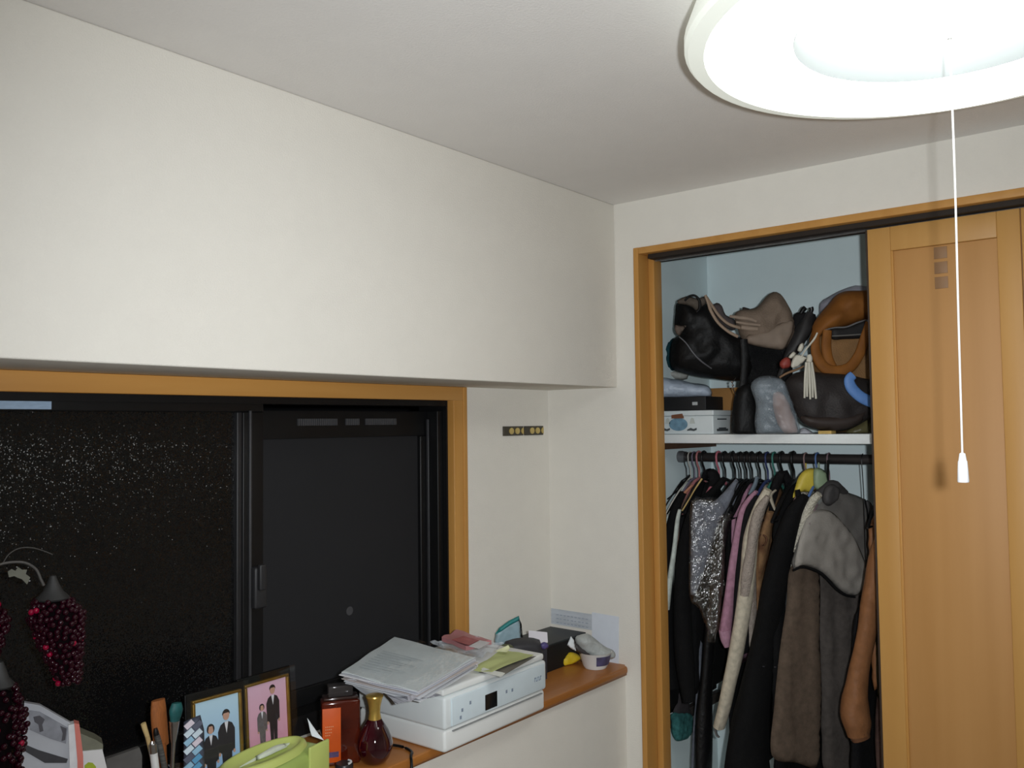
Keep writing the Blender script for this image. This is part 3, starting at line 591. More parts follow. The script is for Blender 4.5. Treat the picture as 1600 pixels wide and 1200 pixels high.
# trousers under it
FT = ((0.33,-0.537,1.193),-30)
g = thing('trousers', 'wide taupe trousers hanging below the grey hooded jacket', 'trousers', FT[0], FT[1], group='clothes hanging in the closet')
puff('left_leg', O(-0.012,[(-0.1265,0.042),(-0.0267,0.0312),(-0.0272,-0.1938),(-0.0256,-0.3607),(-0.0343,-0.4669),(-0.0503,-0.5753),(-0.127,-0.5543),(-0.218,-0.5181),(-0.2039,-0.3679),(-0.1803,-0.2173),(-0.1522,-0.0846)]), 0.030, TAUPE, g, edge=0.03, res=0.014, amp=0.005, freq=14, seed=30, vfold=0.006, vfreq=40)
puff('right_leg', O(0.012,[(-0.0214,0.0273),(0.0987,-0.0094),(0.1696,-0.0555),(0.1596,-0.1769),(0.1181,-0.3143),(0.0795,-0.39),(0.1004,-0.5125),(0.1217,-0.6252),(0.0011,-0.6071),(-0.0099,-0.4974),(-0.0129,-0.3689),(-0.0144,-0.2004)]), 0.030, TAUPE2, g, edge=0.03, res=0.014, amp=0.006, freq=14, seed=31, vfold=0.006, vfreq=40)
tube('hanger_loop', [(0.0127,0,0.0087,0.004),(0.0245,0,0.1987,0.0041),(0.0354,0,0.362,0.0041)], BLACKPL, g, seg=6, sub=1)
# tan leather jacket, half behind the door leaf
g = gar(HY['h20'], 'leather_jacket', 'tan leather jacket whose sleeve bulges out beside the door leaf', 'jacket')
body(g, LEATH, w=0.16, h=0.17, L=0.66, thick=0.03, seed=32)
wtube('sleeve', [(0.19,-0.769,1.37,0.022),(0.19,-0.753,1.306,0.0331),(0.19,-0.736,1.214,0.0369),(0.19,-0.719,1.12,0.0369),(0.19,-0.702,1.027,0.037),(0.19,-0.681,0.932,0.0409),(0.19,-0.672,0.866,0.0502),(0.19,-0.674,0.811,0.0539),(0.19,-0.68,0.771,0.0426)], LEATH, g, flat=0.7, seg=16, wob=0.15, seed=33)
wtube('cuff', [(0.19,-0.68,0.778,0.0426),(0.19,-0.687,0.759,0.0351)], M('leather_dark', (110, 72, 46), 0.6), g, flat=0.7, seg=14, sub=1)
g = gar(-0.775, 'olive_jacket', 'dark olive patterned jacket at the right end of the rod beside the door', 'jacket')
hb = tube('hook_loop', [(0, 0, 0.0175, 0.002), (-0.0175, 0, 0, 0.002), (-0.01, 0, -0.03, 0.002), (0, 0, -0.09, 0.002)], BLACKPL, g, seg=6)
body(g, OLIVE, w=0.16, h=0.17, L=0.70, thick=0.03, seed=34)
wtube('sleeve', [(0.235,-0.76,1.265,0.0149),(0.235,-0.744,1.189,0.0205),(0.235,-0.738,1.115,0.0205),(0.235,-0.742,1.023,0.0186),(0.235,-0.736,0.931,0.0204),(0.235,-0.74,0.84,0.0167),(0.235,-0.743,0.804,0.0111)], OLIVE, g, flat=0.8, seg=12, wob=0.6, seed=35)
wtube('skirt', [(0.245,-0.728,0.872,0.0131),(0.245,-0.729,0.799,0.0224),(0.245,-0.727,0.743,0.0223),(0.245,-0.728,0.652,0.0223)], MAUVEB, g, flat=0.8, seg=12, wob=0.2, seed=36)
g = gar(-0.655, 'black_skirt', 'black pleated skirt low behind the tan leather sleeve', 'skirt')
tube('loop', [(0, 0, 0.0175, 0.0015), (-0.0172, 0, 0, 0.0015), (-0.004, 0, -0.1, 0.0015), (0, 0, -0.48, 0.0015)], BLACKPL, g, seg=6, sub=2)
puff('skirt', [(-0.10, -0.47), (0.10, -0.47), (0.16, -0.8), (0.18, -1.1), (-0.18, -1.1), (-0.16, -0.8)], 0.03, BLK2, g, edge=0.03, res=0.02, vfold=0.008, vfreq=60, seed=37)
# cloth pouch with a teal bottom on the left wall
FP = ((0.31,-0.045,0.666),0)
g = thing('cloth_pouch', 'small dark cloth pouch with teal bottom hanging low by the closet wall', 'pouch', FP[0], 0)
puff('pouch', [(-0.0411,0.0966),(0.0135,0.0834),(0.0441,0.0321),(0.0517,-0.0095),(-0.0535,0.018),(-0.0519,0.0562)], 0.03, fabric('pouch_grey', (66, 62, 64)), g, edge=0.02, res=0.012, amp=0.004, freq=40)
puff('teal_bottom', O(-0.003,[(-0.0675,0.0308),(0.0419,0.0068),(0.0534,-0.0534),(0.0192,-0.0789),(-0.0448,-0.0695),(-0.0663,-0.0464),(-0.0689,-0.003)]), 0.034, fabric('pouch_teal', (70, 132, 130), 0.3), g, edge=0.02, res=0.010, amp=0.005, freq=50)
tube('strap', [(0.0078,0.012,0.0739,0.0033),(0.0158,0.012,0.2567,0.0027)], BLK, g, seg=6, sub=1)

# ------------------------------------------------------------------ things on the closet shelf
def fthing(fr, name, label, cat, group=None): return thing(name, label, cat, fr[0], fr[1], group)
YAW = -51.1
def zf(fr): return SZ + 0.0015 - fr[0][2]
LEAB = M('leather_black', (17, 17, 18), 0.55, 0.15, 30, bump=0.2, bscale=90, spec=0.25)
# tin box
tb = thing('tin_box', 'white tin box with a blue oval picture on its front', 'box', (0.215, -0.2325, SZ), 0)
TIN = M('tin_white', (206, 214, 216), 0.35, 0.03, 20); TINB = M('tin_blue', (120, 156, 178), 0.35, 0.2, 60)
box('body', (0, 0, 0.0005), (0.15, 0.2165, 0.062), TIN, tb, 0.004)
box('lid', (-0.003, -0.003, 0.062), (0.153, 0.2175, 0.080), TIN, tb, 0.004)
def onfront(o, name, outl, mat, x0=-0.0006, x1=0.0005):   # outline in (y along front, z)
    bm = bmesh.new(); A = [bm.verts.new((x0, y, z)) for y, z in outl]; B = [bm.verts.new((x1, y, z)) for y, z in outl]
    bm.faces.new(A); bm.faces.new(B[::-1])
    for i in range(len(A)): bm.faces.new((A[i], A[(i + 1) % len(A)], B[(i + 1) % len(A)], B[i]))
    return link(name, bm, mat, o, smooth=False)
onfront(tb, 'oval_picture', ellipse(0.128, 0.034, 0.035, 0.022, 24), TINB)
onfront(tb, 'clasp', [(0.106, 0.054), (0.150, 0.054), (0.150, 0.066), (0.110, 0.070)], M('clasp_brown', (120, 78, 56), 0.5), -0.006, 0.0)
DRW = M('drawing_grey', (70, 76, 80), 0.6)
for y, s in ((0.078, 1), (0.178, -1)):
    onfront(tb, 'scroll_drawing', [(y - 0.018, 0.022), (y - 0.006, 0.018), (y + 0.004, 0.022), (y + 0.016, 0.017), (y + 0.018, 0.012), (y + 0.004, 0.013), (y - 0.008, 0.011), (y - 0.018, 0.015)], DRW)
for y in (0.076, 0.168): onfront(tb, 'flask_drawing', [(y - 0.010, 0.036), (y + 0.010, 0.036), (y + 0.006, 0.052), (y, 0.056), (y - 0.006, 0.052)], M('drawing_pale', (188, 194, 190), 0.6))
bm = bmesh.new()
for y0, y1, z0, z1 in ((0.03, 0.10, 0.048, 0.052), (0.025, 0.11, 0.010, 0.018), (0.04, 0.095, 0.018, 0.022)):
    add_box(bm, (y0, -0.0006, z0), (y1, 0.0003, z1))
link('side_drawing', bm, DRW, tb, smooth=False)
# black box on the tin
bb = thing('flat_box', 'flat black box with a small white label lying on the tin box', 'box', (0.220, -0.205, SZ + 0.0805), 0)
box('box', (0, 0, 0), (0.13, 0.185, 0.046), M('card_black', (22, 22, 24), 0.6, 0.1), bb, 0.002)
box('label', (-0.0008, 0.030, 0.017), (0, 0.049, 0.028), M('label_grey', (176, 180, 182), 0.5, 0.1, 200), bb)
# white plastic bag on it
FW = ((0.29,-0.08,1.787),-60)
g = fthing(FW, 'plastic_bag', 'crumpled white plastic bag lying on the flat black box', 'bag')
puff('bag', [(-0.085,0.0372),(-0.0628,0.0501),(-0.0322,0.0451),(0.0027,0.0399),(0.033,0.0304),(0.0719,0.0253),(0.0934,0.016),(0.1037,-0.0063),(0.1011,-0.0239),(0.0535,-0.0275),(-0.0336,-0.0261),(-0.084,-0.0253)], 0.10, M('bag_white_blue', (186, 198, 214), 0.4, 0.12, 18, alpha=0.92, bump=0.6, bscale=40), g, edge=0.05, res=0.011, amp=0.024, freq=45, seed=40, zmin=SZ + 0.1275 - FW[0][2])
# cardboard box behind
tag(box('cardboard_box', (0.372, -0.290, SZ + 0.0005), (0.60, -0.02, SZ + 0.158), M('cardboard', (150, 108, 58), 0.8, 0.05, 12), None, 0.002), 'plain brown cardboard box standing behind the tin box', 'box')
# cloth on cardboard box
FC = ((0.36,0.007,1.86),-60)
g = fthing(FC, 'folded_cloth', 'pale grey crumpled cloth under the black tote at the left', 'cloth')
puff('cloth', [(-0.0428,0.0152),(-0.011,0.0145),(0.0386,0.0042),(0.0699,-0.0079),(0.065,-0.0239),(0.0334,-0.0279),(-0.0208,-0.0176),(-0.0436,-0.0217)], 0.09, fabric('cloth_pale', (176, 176, 170)), g, edge=0.04, res=0.011, amp=0.012, freq=30, seed=41)
# teal cloth
FE = ((0.34,0.007,1.922),-60)
g = fthing(FE, 'scarf', 'dark teal rolled scarf at the far left of the closet shelf', 'scarf')
puff('roll', [(-0.038,0.0444),(-0.0129,0.0552),(0.0142,0.0545),(0.0369,0.0608),(0.0451,0.0215),(0.0484,-0.0359),(0.021,-0.0582),(-0.006,-0.053),(-0.024,-0.048),(-0.0369,-0.0155)], 0.08, M('cloth_teal', (26, 62, 70), 0.9, 0.25, 30, bump=0.8, bscale=60, spec=0.15), g, edge=0.04, res=0.010, amp=0.014, freq=40, seed=42)
# black tote
FB = ((0.257,-0.217,1.829),-51.1)
g = fthing(FB, 'tote_bag', 'large black tote bag with beige handles slumped on the left of the shelf', 'bag', 'bags on the closet shelf')
puff('body', [(-0.1188,0.2508),(-0.0951,0.2548),(-0.0653,0.2415),(-0.0394,0.2455),(-0.02,0.2496),(-0.0055,0.2278),(0.0152,0.1931),(0.053,0.156),(0.0847,0.1362),(0.1125,0.1359),(0.1158,0.095),(0.1271,0.0305),(0.1091,-0.0058),(0.0747,-0.0118),(0.0107,-0.0046),(-0.0533,0.0048),(-0.1044,0.0182),(-0.1382,0.0358),(-0.1415,0.0874),(-0.132,0.1302),(-0.1102,0.1472),(-0.1269,0.1689),(-0.1238,0.2163)], 0.15, LEAB, g, edge=0.06, res=0.011, amp=0.016, freq=22, seed=43)
puff('lining_flap', O(-0.058,[(-0.1275,0.2513),(-0.0978,0.2658),(-0.06,0.259),(-0.0325,0.265),(-0.0309,0.2417),(-0.048,0.2292),(-0.061,0.2124),(-0.0775,0.2295),(-0.1025,0.2383),(-0.1256,0.2428)]), 0.03, fabric('lining_taupe', (92, 84, 76)), g, edge=0.015, res=0.009, amp=0.004, freq=40, seed=44)
puff('side_gusset', O(-0.075,[(-0.1387,0.1692),(-0.12,0.1668),(-0.1032,0.1666),(-0.1162,0.1458),(-0.1269,0.1333),(-0.1392,0.1482)]), 0.016, fabric('gusset_taupe', (104, 92, 84)), g, edge=0.01, res=0.008)
puff('back_panel', O(0.03,[(0.0059,0.2404),(0.0236,0.2554),(0.0407,0.2443),(0.053,0.2136),(0.083,0.1958),(0.0821,0.161),(0.0435,0.1745),(0.0181,0.2053)]), 0.03, fabric('panel_mauve', (88, 80, 80)), g, edge=0.015, res=0.009)
tube('handle', [(-0.039,-0.078,0.2663,0.0046),(-0.0291,-0.078,0.2389,0.0054),(-0.0213,-0.078,0.2136,0.0054),(0.0008,-0.078,0.1755,0.005),(0.0335,-0.078,0.1458,0.005),(0.0644,-0.078,0.1286,0.0054)], M('handle_beige', (150, 128, 108), 0.6, 0.1), g, seg=10, flat=0.6)
tube('handle', [(-0.0313,-0.062,0.2623,0.0042),(-0.0131,-0.062,0.2324,0.0046),(0.0093,-0.062,0.1984,0.005),(0.0381,-0.062,0.1727,0.005),(0.0672,-0.062,0.1618,0.0055),(0.1007,-0.062,0.1551,0.0063),(0.1216,-0.062,0.1506,0.0055)], M('handle_beige', (150, 128, 108), 0.6, 0.1), g, seg=10, flat=0.6)
tube('edge_piping', [(-0.1279,-0.08,0.1308,0.0019),(-0.1054,-0.08,0.1096,0.0027),(-0.0852,-0.08,0.08,0.0033),(-0.0608,-0.08,0.0526,0.0033),(-0.024,-0.08,0.025,0.0021)], M('piping_sheen_grey', (74, 74, 78), 0.35), g, seg=8)  # sheen along the piping is painted in as paler grey
tube('loop_strap', [(-0.1071,-0.082,0.2476,0.0033),(-0.0921,-0.082,0.2622,0.0038),(-0.0733,-0.082,0.264,0.0038),(-0.0591,-0.082,0.2471,0.0046),(-0.0596,-0.082,0.2219,0.005),(-0.0703,-0.082,0.2094,0.0042)], LEAB, g, seg=8)
# black sequined pouch behind the tote
FS = ((0.432,-0.321,1.808),-51.1)
g = fthing(FS, 'evening_bag', 'black sequined bag buried under the taupe bag in the shelf middle', 'bag', 'bags on the closet shelf')
puff('body', [(-0.0726,0.1551),(-0.0178,0.1501),(0.0478,0.1405),(0.0936,0.1311),(0.0945,-0.0007),(0.0857,-0.1669),(-0.0586,-0.1673),(-0.0632,0.0012)], 0.10, M('sequin_black', (18, 18, 20), 0.4, 0.3, 400, bump=0.8, bscale=300), g, edge=0.04, res=0.012, amp=0.006, freq=20, seed=45, zmin=zf(FS))
# taupe bag
FTB = ((0.368,-0.362,1.923),-51.1)
g = fthing(FTB, 'shoulder_bag', 'taupe gathered shoulder bag with a peaked top in the shelf middle', 'bag', 'bags on the closet shelf')
TAUB = M('bag_taupe', (124, 108, 94), 0.7, 0.08, 30, bump=0.3, bscale=200, spec=0.25)
puff('body', O(-0.035,[(-0.1191,0.1107),(-0.0954,0.1275),(-0.07,0.1293),(-0.0401,0.1375),(-0.0118,0.1691),(0.012,0.1858),(0.0351,0.1792),(0.0576,0.1469),(0.0734,0.1042),(0.0807,0.0616),(0.067,0.0235),(0.0451,-0.0059),(0.0071,-0.0033),(-0.0434,0.0058),(-0.0812,0.0168),(-0.0977,0.034),(-0.1096,0.0681)]), 0.10, TAUB, g, edge=0.05, res=0.010, amp=0.020, freq=30, seed=46)
puff('lower_fold', O(-0.075,[(-0.0872,0.0383),(-0.0409,0.0524),(0.0054,0.0707),(0.056,0.0868),(0.0635,0.0574),(0.0457,0.0157),(0.0284,-0.0091),(-0.0215,-0.0044),(-0.0713,0.0067),(-0.0919,0.0174)]), 0.03, M('bag_taupe_light', (134, 118, 104), 0.7, 0.08, 30), g, edge=0.02, res=0.009, amp=0.005, freq=40, seed=47)
for i, pth in enumerate(([(-0.1474,-0.088,0.1003,0.0042),(-0.1184,-0.088,0.0957,0.0054),(-0.0852,-0.088,0.0912,0.0058),(-0.0605,-0.088,0.0825,0.0046)], [(-0.1113,-0.09,0.0641,0.0062),(-0.0865,-0.09,0.0596,0.0071),(-0.0575,-0.09,0.0572,0.0054)], [(-0.1275,-0.09,0.081,0.0033),(-0.0903,-0.09,0.0743,0.0042),(-0.0489,-0.09,0.0696,0.0033)])):
    tube('gather_strap', pth, M('strap_taupe', (146, 128, 112), 0.65), g, seg=8, flat=0.6)
puff('buckle_tab', O(-0.03,[(-0.0897,0.1366),(-0.0749,0.1343),(-0.0602,0.1277),(-0.0647,0.115),(-0.0858,0.1195)]), 0.02, fabric('tab_dark', (58, 50, 46)), g, edge=0.008, res=0.006)
# dark umbrella and strap
FU = ((0.385,-0.466,1.97),-51.1)
g = fthing(FU, 'folded_umbrella', 'dark folded umbrella leaning between the taupe and caramel bags', 'umbrella')
tube('canopy', [(0.0355,0,0.0671,0.0105),(0.0264,0,0.0418,0.0189),(0.0042,0,-0.0002,0.0231),(-0.0224,0,-0.0526,0.021),(-0.0532,0,-0.1048,0.0126),(-0.0801,0,-0.1676,0.0084)], M('umbrella_grey', (52, 50, 50), 0.6, 0.2, 40), g, seg=14, wob=0.35, seed=48)
tube('handle', [(0.0354,0,0.0629,0.0063),(0.04,0,0.0755,0.0076),(0.0381,0,0.084,0.0076)], BLACKPL, g, seg=10)
puff('strap_end', O(0.03,[(-0.0097,0.0629),(0.0161,0.0712),(0.0627,0.0642),(0.0665,0.0492),(0.0348,-0.0187),(-0.0018,-0.0396),(-0.0156,0.0032)]), 0.04, fabric('strap_dark', (34, 33, 34)), g, edge=0.02, res=0.01, amp=0.005, freq=40)
tube('tip_post', [(0.0116,0.03,0.0627,0.0064),(0.0227,0.03,0.0796,0.0085),(0.0292,0.03,0.086,0.0085)], BLACKPL, g, seg=10)
# caramel bag
FK = ((0.434,-0.61,1.797),-51.1)
g = fthing(FK, 'handbag', 'large caramel and tan handbag with looped handles on the shelf right', 'bag', 'bags on the closet shelf')
CARA = M('leather_caramel', (142, 90, 40), 0.62, 0.12, 20, rgb2=(120, 74, 32), spec=0.2); TANB = M('bag_tan', (136, 100, 60), 0.7, 0.1, 30, bump=0.3, bscale=250)
puff('body', [(-0.1108,0.1587),(-0.0568,0.1705),(0.0055,0.1822),(0.0801,0.1896),(0.0973,0.0817),(0.0903,-0.1406),(-0.1152,-0.1422),(-0.1193,0.0018),(-0.1206,0.105)], 0.13, TANB, g, edge=0.05, res=0.012, amp=0.006, freq=14, seed=49, zmin=zf(FK))
puff('flap', O(-0.02,[(-0.1207,0.198),(-0.0994,0.2266),(-0.0697,0.2592),(-0.0485,0.2837),(-0.0193,0.2978),(0.0321,0.2993),(0.0916,0.2965),(0.0892,0.2202),(0.0436,0.2042),(-0.002,0.1883),(-0.0558,0.1725),(-0.0973,0.1565),(-0.1267,0.1322),(-0.1392,0.1241),(-0.1298,0.1651)]), 0.12, CARA, g, edge=0.05, res=0.011, amp=0.014, freq=24, seed=50)
puff('opening', O(-0.062,[(-0.0833,0.1744),(-0.0184,0.1837),(0.0266,0.2014),(0.0339,0.175),(0.0248,0.1426),(-0.0399,0.1394),(-0.0803,0.1399)]), 0.02, M('opening_dark', (30, 28, 28), 0.7), g, edge=0.01, res=0.01)
tube('zipper', [(-0.1094,-0.078,0.1669,0.002),(-0.0771,-0.078,0.1745,0.0024),(-0.0409,-0.078,0.1761,0.0028),(-0.0043,-0.078,0.1898,0.0028),(0.022,-0.078,0.1975,0.0024)], M('zip_silver', (176, 178, 182), 0.3, 0.1, metal=0.7), g, seg=8)
tube('zipper', [(-0.0859,-0.078,0.1484,0.0024),(-0.0417,-0.078,0.1499,0.0024),(0.0187,-0.078,0.1532,0.0024)], M('zip_grey', (112, 110, 106), 0.4), g, seg=8)
tube('handle', [(-0.1363,-0.085,0.1544,0.01),(-0.1416,-0.085,0.1082,0.015),(-0.1307,-0.085,0.07,0.017),(-0.1074,-0.085,0.0437,0.018),(-0.0717,-0.085,0.0373,0.018),(-0.0333,-0.085,0.0508,0.017),(-0.0041,-0.085,0.0905,0.016),(0.0133,-0.085,0.1365,0.016),(0.0329,-0.085,0.1865,0.016)], CARA, g, seg=12, flat=0.5)
tube('handle', [(-0.0994,-0.078,0.1667,0.0141),(-0.1048,-0.078,0.1185,0.016),(-0.0999,-0.078,0.0782,0.016),(-0.0828,-0.078,0.0479,0.012)], CARA, g, seg=12, flat=0.5)
FKP = ((0.63,-0.556,2.092),-51.1)
g = fthing(FKP, 'plastic_bag', 'pale translucent plastic bag sticking up behind the caramel handbag', 'bag')
puff('bag', [(-0.11,-0.0652),(-0.1084,-0.0076),(-0.0791,0.0142),(-0.0432,0.0337),(-0.0031,0.0488),(0.0347,0.0572),(0.0947,0.0698),(0.1006,-0.0234),(0.087,-0.4525),(-0.1013,-0.4524),(-0.1072,-0.1977)], 0.06, M('bag_pale_lilac', (176, 172, 184), 0.5, 0.08, 20, alpha=0.8, bump=0.4, bscale=40), g, edge=0.03, res=0.013, amp=0.008, freq=25, seed=51, zmin=zf(FKP))
# dark brown bag with a blue handle
FD = ((0.279,-0.597,1.645),-51.1)
g = fthing(FD, 'tote_bag', 'slumped dark brown bag with a bright blue handle on the shelf right', 'bag', 'bags on the closet shelf')
puff('body', [(-0.1416,0.1501),(-0.1131,0.1815),(-0.0694,0.1889),(-0.0142,0.1822),(0.045,0.1776),(0.0942,0.1671),(0.1469,0.1466),(0.1523,0.0675),(0.1159,0.0403),(0.0758,0.0172),(0.0399,0.0038),(-0.0075,0.0024),(-0.0545,0.0128),(-0.0857,0.027),(-0.1048,0.0509),(-0.1232,0.1005)], 0.11, M('bag_dark_brown', (40, 34, 33), 0.65, 0.15, 20, bump=0.2, bscale=200), g, edge=0.06, res=0.011, amp=0.014, freq=20, seed=52)
puff('base_panel', O(-0.035,[(-0.1045,0.0506),(-0.0305,0.0497),(0.0476,0.0565),(0.0909,0.0677),(0.0821,0.0366),(0.0542,0.0156),(0.0072,0.0045),(-0.0511,0.0091),(-0.0935,0.0251)]), 0.05, M('base_brown', (48, 38, 34), 0.6, 0.1), g, edge=0.03, res=0.01)
tube('handle', [(0.0449,-0.066,0.1719,0.0135),(0.0329,-0.066,0.1585,0.0154),(0.038,-0.066,0.1352,0.0174),(0.0585,-0.066,0.1118,0.0173),(0.0831,-0.066,0.0961,0.0173),(0.1174,-0.066,0.0841,0.0173)], M('handle_blue', (96, 138, 200), 0.55, 0.08), g, seg=12, flat=0.5)
# white tassel charm
FM = ((0.149,-0.58,1.867),-51.1)
g = fthing(FM, 'bag_charm', 'white leather tassel charm hanging in front of the dark brown bag', 'charm')
IV = M('leather_ivory', (196, 192, 178), 0.6, 0.06)
tube('knot', [(0.0001,0,0.0115,0.0057),(0.0017,0,0,0.0086),(-0.0006,0,-0.0115,0.0086)], IV, g, seg=10)
for i, (dx, l) in enumerate(((-6, 1), (-3, -2), (0, 2), (3, -1), (6, 1), (8, 0))):
    pass
for pth in ([(-0.0096,-0.004,-0.0117,0.0038),(-0.0147,-0.004,-0.0575,0.0038),(-0.0182,-0.004,-0.1186,0.003)], [(-0.0037,0.002,-0.0113,0.0042),(-0.007,0.002,-0.0611,0.0042),(-0.0085,0.002,-0.1147,0.0031)], [(-0.0026,-0.006,-0.0119,0.0042),(-0.0021,-0.006,-0.0616,0.0042),(-0.0019,-0.006,-0.1226,0.003)], [(0.0039,0.002,-0.0114,0.0042),(0.0083,0.002,-0.0613,0.0042),(0.0086,0.002,-0.1168,0.0031)], [(0.006,-0.003,-0.0118,0.0038),(0.0123,-0.003,-0.0616,0.0038),(0.0164,-0.003,-0.1209,0.0031)]):
    tube('tassel_strand', pth, IV, g, seg=8)
puff('leather_leaf', O(0.006,[(-0.0526,-0.0239),(-0.0482,-0.0028),(-0.0362,0.0124),(-0.0133,0.0083),(-0.004,0.0005),(-0.0217,-0.0166),(-0.0412,-0.0279)]), 0.006, IV, g, edge=0.004, res=0.006)
puff('leather_leaf', O(0.004,[(-0.0328,0.0237),(-0.0246,0.0429),(-0.013,0.0466),(-0.0134,0.0293),(-0.0233,0.0179)]), 0.006, IV, g, edge=0.004, res=0.006)
puff('leather_leaf', O(0.004,[(-0.0601,0.0049),(-0.0443,0.022),(-0.0368,0.0161),(-0.0487,0.0009)]), 0.006, IV, g, edge=0.004, res=0.006)
tube('cord', [(-0.0221,0.003,0.0043,0.0023),(-0.0061,0.003,0.0291,0.0027),(0.0177,0.003,0.0577,0.0031),(0.0278,0.003,0.0768,0.0027)], IV, g, seg=8)
puff('red_bead', O(0.012,[(-0.085,-0.0135),(-0.073,0.0018),(-0.0576,0.0054),(-0.0503,-0.0101),(-0.0545,-0.0254),(-0.0777,-0.029)]), 0.02, M('bead_red', (132, 50, 42), 0.5, 0.1), g, edge=0.012, res=0.006)
tube('loop', [(-0.0849,0.016,-0.0556,0.0031),(-0.0614,0.016,-0.0424,0.0035),(-0.0303,0.016,-0.0312,0.0035),(-0.0108,0.016,-0.0218,0.0027)], M('loop_tan', (120, 92, 66), 0.6), g, seg=8)
# standing black bag with strap
FN = ((0.203,-0.343,1.629),-51.1)
g = fthing(FN, 'narrow_bag', 'narrow black bag standing beside the tin box, strap pulled up', 'bag', 'bags on the closet shelf')
puff('body', [(-0.0213,0.1477),(-0.0002,0.172),(0.0203,0.1718),(0.036,0.147),(0.0428,0.0895),(0.0365,-0.0003),(-0.0289,0.0005),(-0.0388,0.0169),(-0.0326,0.1027)], 0.07, LEAB, g, edge=0.03, res=0.010, amp=0.005, freq=30, seed=53, zmin=zf(FN))
tube('strap', [(-0.0019,-0.004,0.1473,0.0123),(0.0058,-0.004,0.2128,0.0123),(0.0091,-0.004,0.2641,0.0133),(0.0063,-0.004,0.3156,0.0123)], LEAB, g, seg=12, flat=0.4)
for k, p in enumerate(([(-0.043,-0.04,0.1768,0.004)], [(-0.0412,-0.04,0.1666,0.004)], [(-0.0414,-0.04,0.1585,0.0032)])):
    x, y, z, r = p[0]; lathe('silver_bead', [(0, -r), (r * .7, -r * .7), (r, 0), (r * .7, r * .7), (0, r)], CHROME, g, 12, at=(x, y, z))
tube('bead_cord', [(-0.03,-0.038,0.1909,0.0012),(-0.0404,-0.038,0.1768,0.0012),(-0.0409,-0.038,0.1586,0.0012),(-0.0313,-0.038,0.1342,0.0012)], BLACKPL, g, seg=6)
# clear bag with peach content
FQ = ((0.19,-0.454,1.631),-51.1)
g = fthing(FQ, 'plastic_bag', 'cloudy clear plastic bag with something peach inside at the shelf edge', 'bag')
puff('contents', O(0.005,[(-0.0011,0.1377),(0.0248,0.1394),(0.044,0.1092),(0.0607,0.0652),(0.0713,0.0133),(0.0412,0.0038),(0.0102,0.0379),(-0.0043,0.0938)]), 0.045, M('peach_cloth', (192, 152, 134), 0.8, 0.1, 20), g, edge=0.03, res=0.010, amp=0.006, freq=30, seed=54, zmin=zf(FQ))
puff('film', [(-0.0738,0.1583),(-0.0552,0.184),(-0.0232,0.1916),(0.0066,0.1872),(0.0322,0.173),(0.0507,0.1209),(0.0671,0.065),(0.0756,0.0133),(0.0554,-0.0003),(0.0078,0.0022),(-0.0241,0.0006),(-0.0557,0.007),(-0.0646,0.0468),(-0.0593,0.1024)], 0.085, M('bag_cloudy', (160, 172, 182), 0.38, 0.1, 14, alpha=0.42, bump=0.7, bscale=35, spec=0.8), g, edge=0.04, res=0.010, amp=0.022, freq=42, seed=55, zmin=zf(FQ))
# small bits
tag(box('wooden_strip', (0.222, -0.615, SZ + 0.0005), (0.262, -0.575, SZ + 0.010), M('strip_yellow', (190, 158, 90), 0.6)), 'small yellowish wooden strip lying under the dark brown bag', 'strip')
FO = ((0.361,-0.668,1.638),-51.1)
g = fthing(FO, 'plastic_bag', 'olive tinted clear bag tucked at the right end of the shelf', 'bag')
puff('bag', O(0.03,[(-0.0359,0.0201),(-0.0033,0.0358),(0.0253,0.0515),(0.0617,0.0591),(0.0675,-0.0132),(-0.0368,-0.0119)]), 0.05, M('bag_olive', (120, 114, 78), 0.4, 0.2, 20, alpha=0.8, bump=0.5, bscale=40), g, edge=0.02, res=0.010, amp=0.008, freq=40, seed=56, zmin=zf(FO))
FX = ((0.264,-0.515,1.636),-51.1)
g = fthing(FX, 'tissue_scrap', 'small white crumpled scrap beside the cloudy clear bag', 'scrap')
puff('scrap', [(-0.0118,0.0161),(0.0004,0.0239),(0.0241,0.0116),(0.0397,-0.0045),(-0.0124,-0.0079)], 0.03, M('scrap_white', (190, 190, 196), 0.7), g, edge=0.012, res=0.007, amp=0.005, freq=60, zmin=zf(FX))

# ------------------------------------------------------------------ printer on the counter
pr = thing('printer', 'white inkjet printer standing on the counter', 'printer', (-0.915, -0.080, SH), 1.0)
PW, PD, PH = 0.412, 0.300, 0.150
box('base', (0.004, 0.004, 0.0008), (PW - 0.004, PD, 0.054), WHITEPL, pr, 0.008)
box('upper_body', (0.0, 0.0, 0.0545), (PW, PD, PH - 0.018), WHITEPL2, pr, 0.008)
box('scanner_lid', (0.002, 0.006, PH - 0.0175), (PW - 0.002, PD, PH), WHITEPL, pr, 0.006)
box('control_panel', (0.022, -0.0035, 0.060), (PW - 0.012, 0.001, 0.126), M('panel_bluewhite', (208, 221, 227), 0.4, 0.02), pr, 0.002)
box('display', (0.145, -0.0050, 0.066), (0.192, -0.0036, 0.104), M('display_black', (22, 24, 26), 0.2, 0.1), pr, 0.001)
MARK = M('print_greyblue', (132, 146, 164), 0.6)
for x, z in ((0.050, 0.070), (0.056, 0.086), (0.086, 0.096), (0.228, 0.088), (0.252, 0.086)):
    box('button_mark', (x, -0.0042, z), (x + 0.006, -0.0034, z + 0.008), MARK, pr)
bm = bmesh.new()
for k in range(5):
    x = 0.352 + k * 0.0065
    add_box(bm, (x, -0.0042, 0.087), (x + 0.0018, -0.0034, 0.098)); add_box(bm, (x, -0.0042, 0.087 if k % 2 else 0.0955), (x + 0.0046, -0.0034, 0.0892 if k % 2 else 0.098))
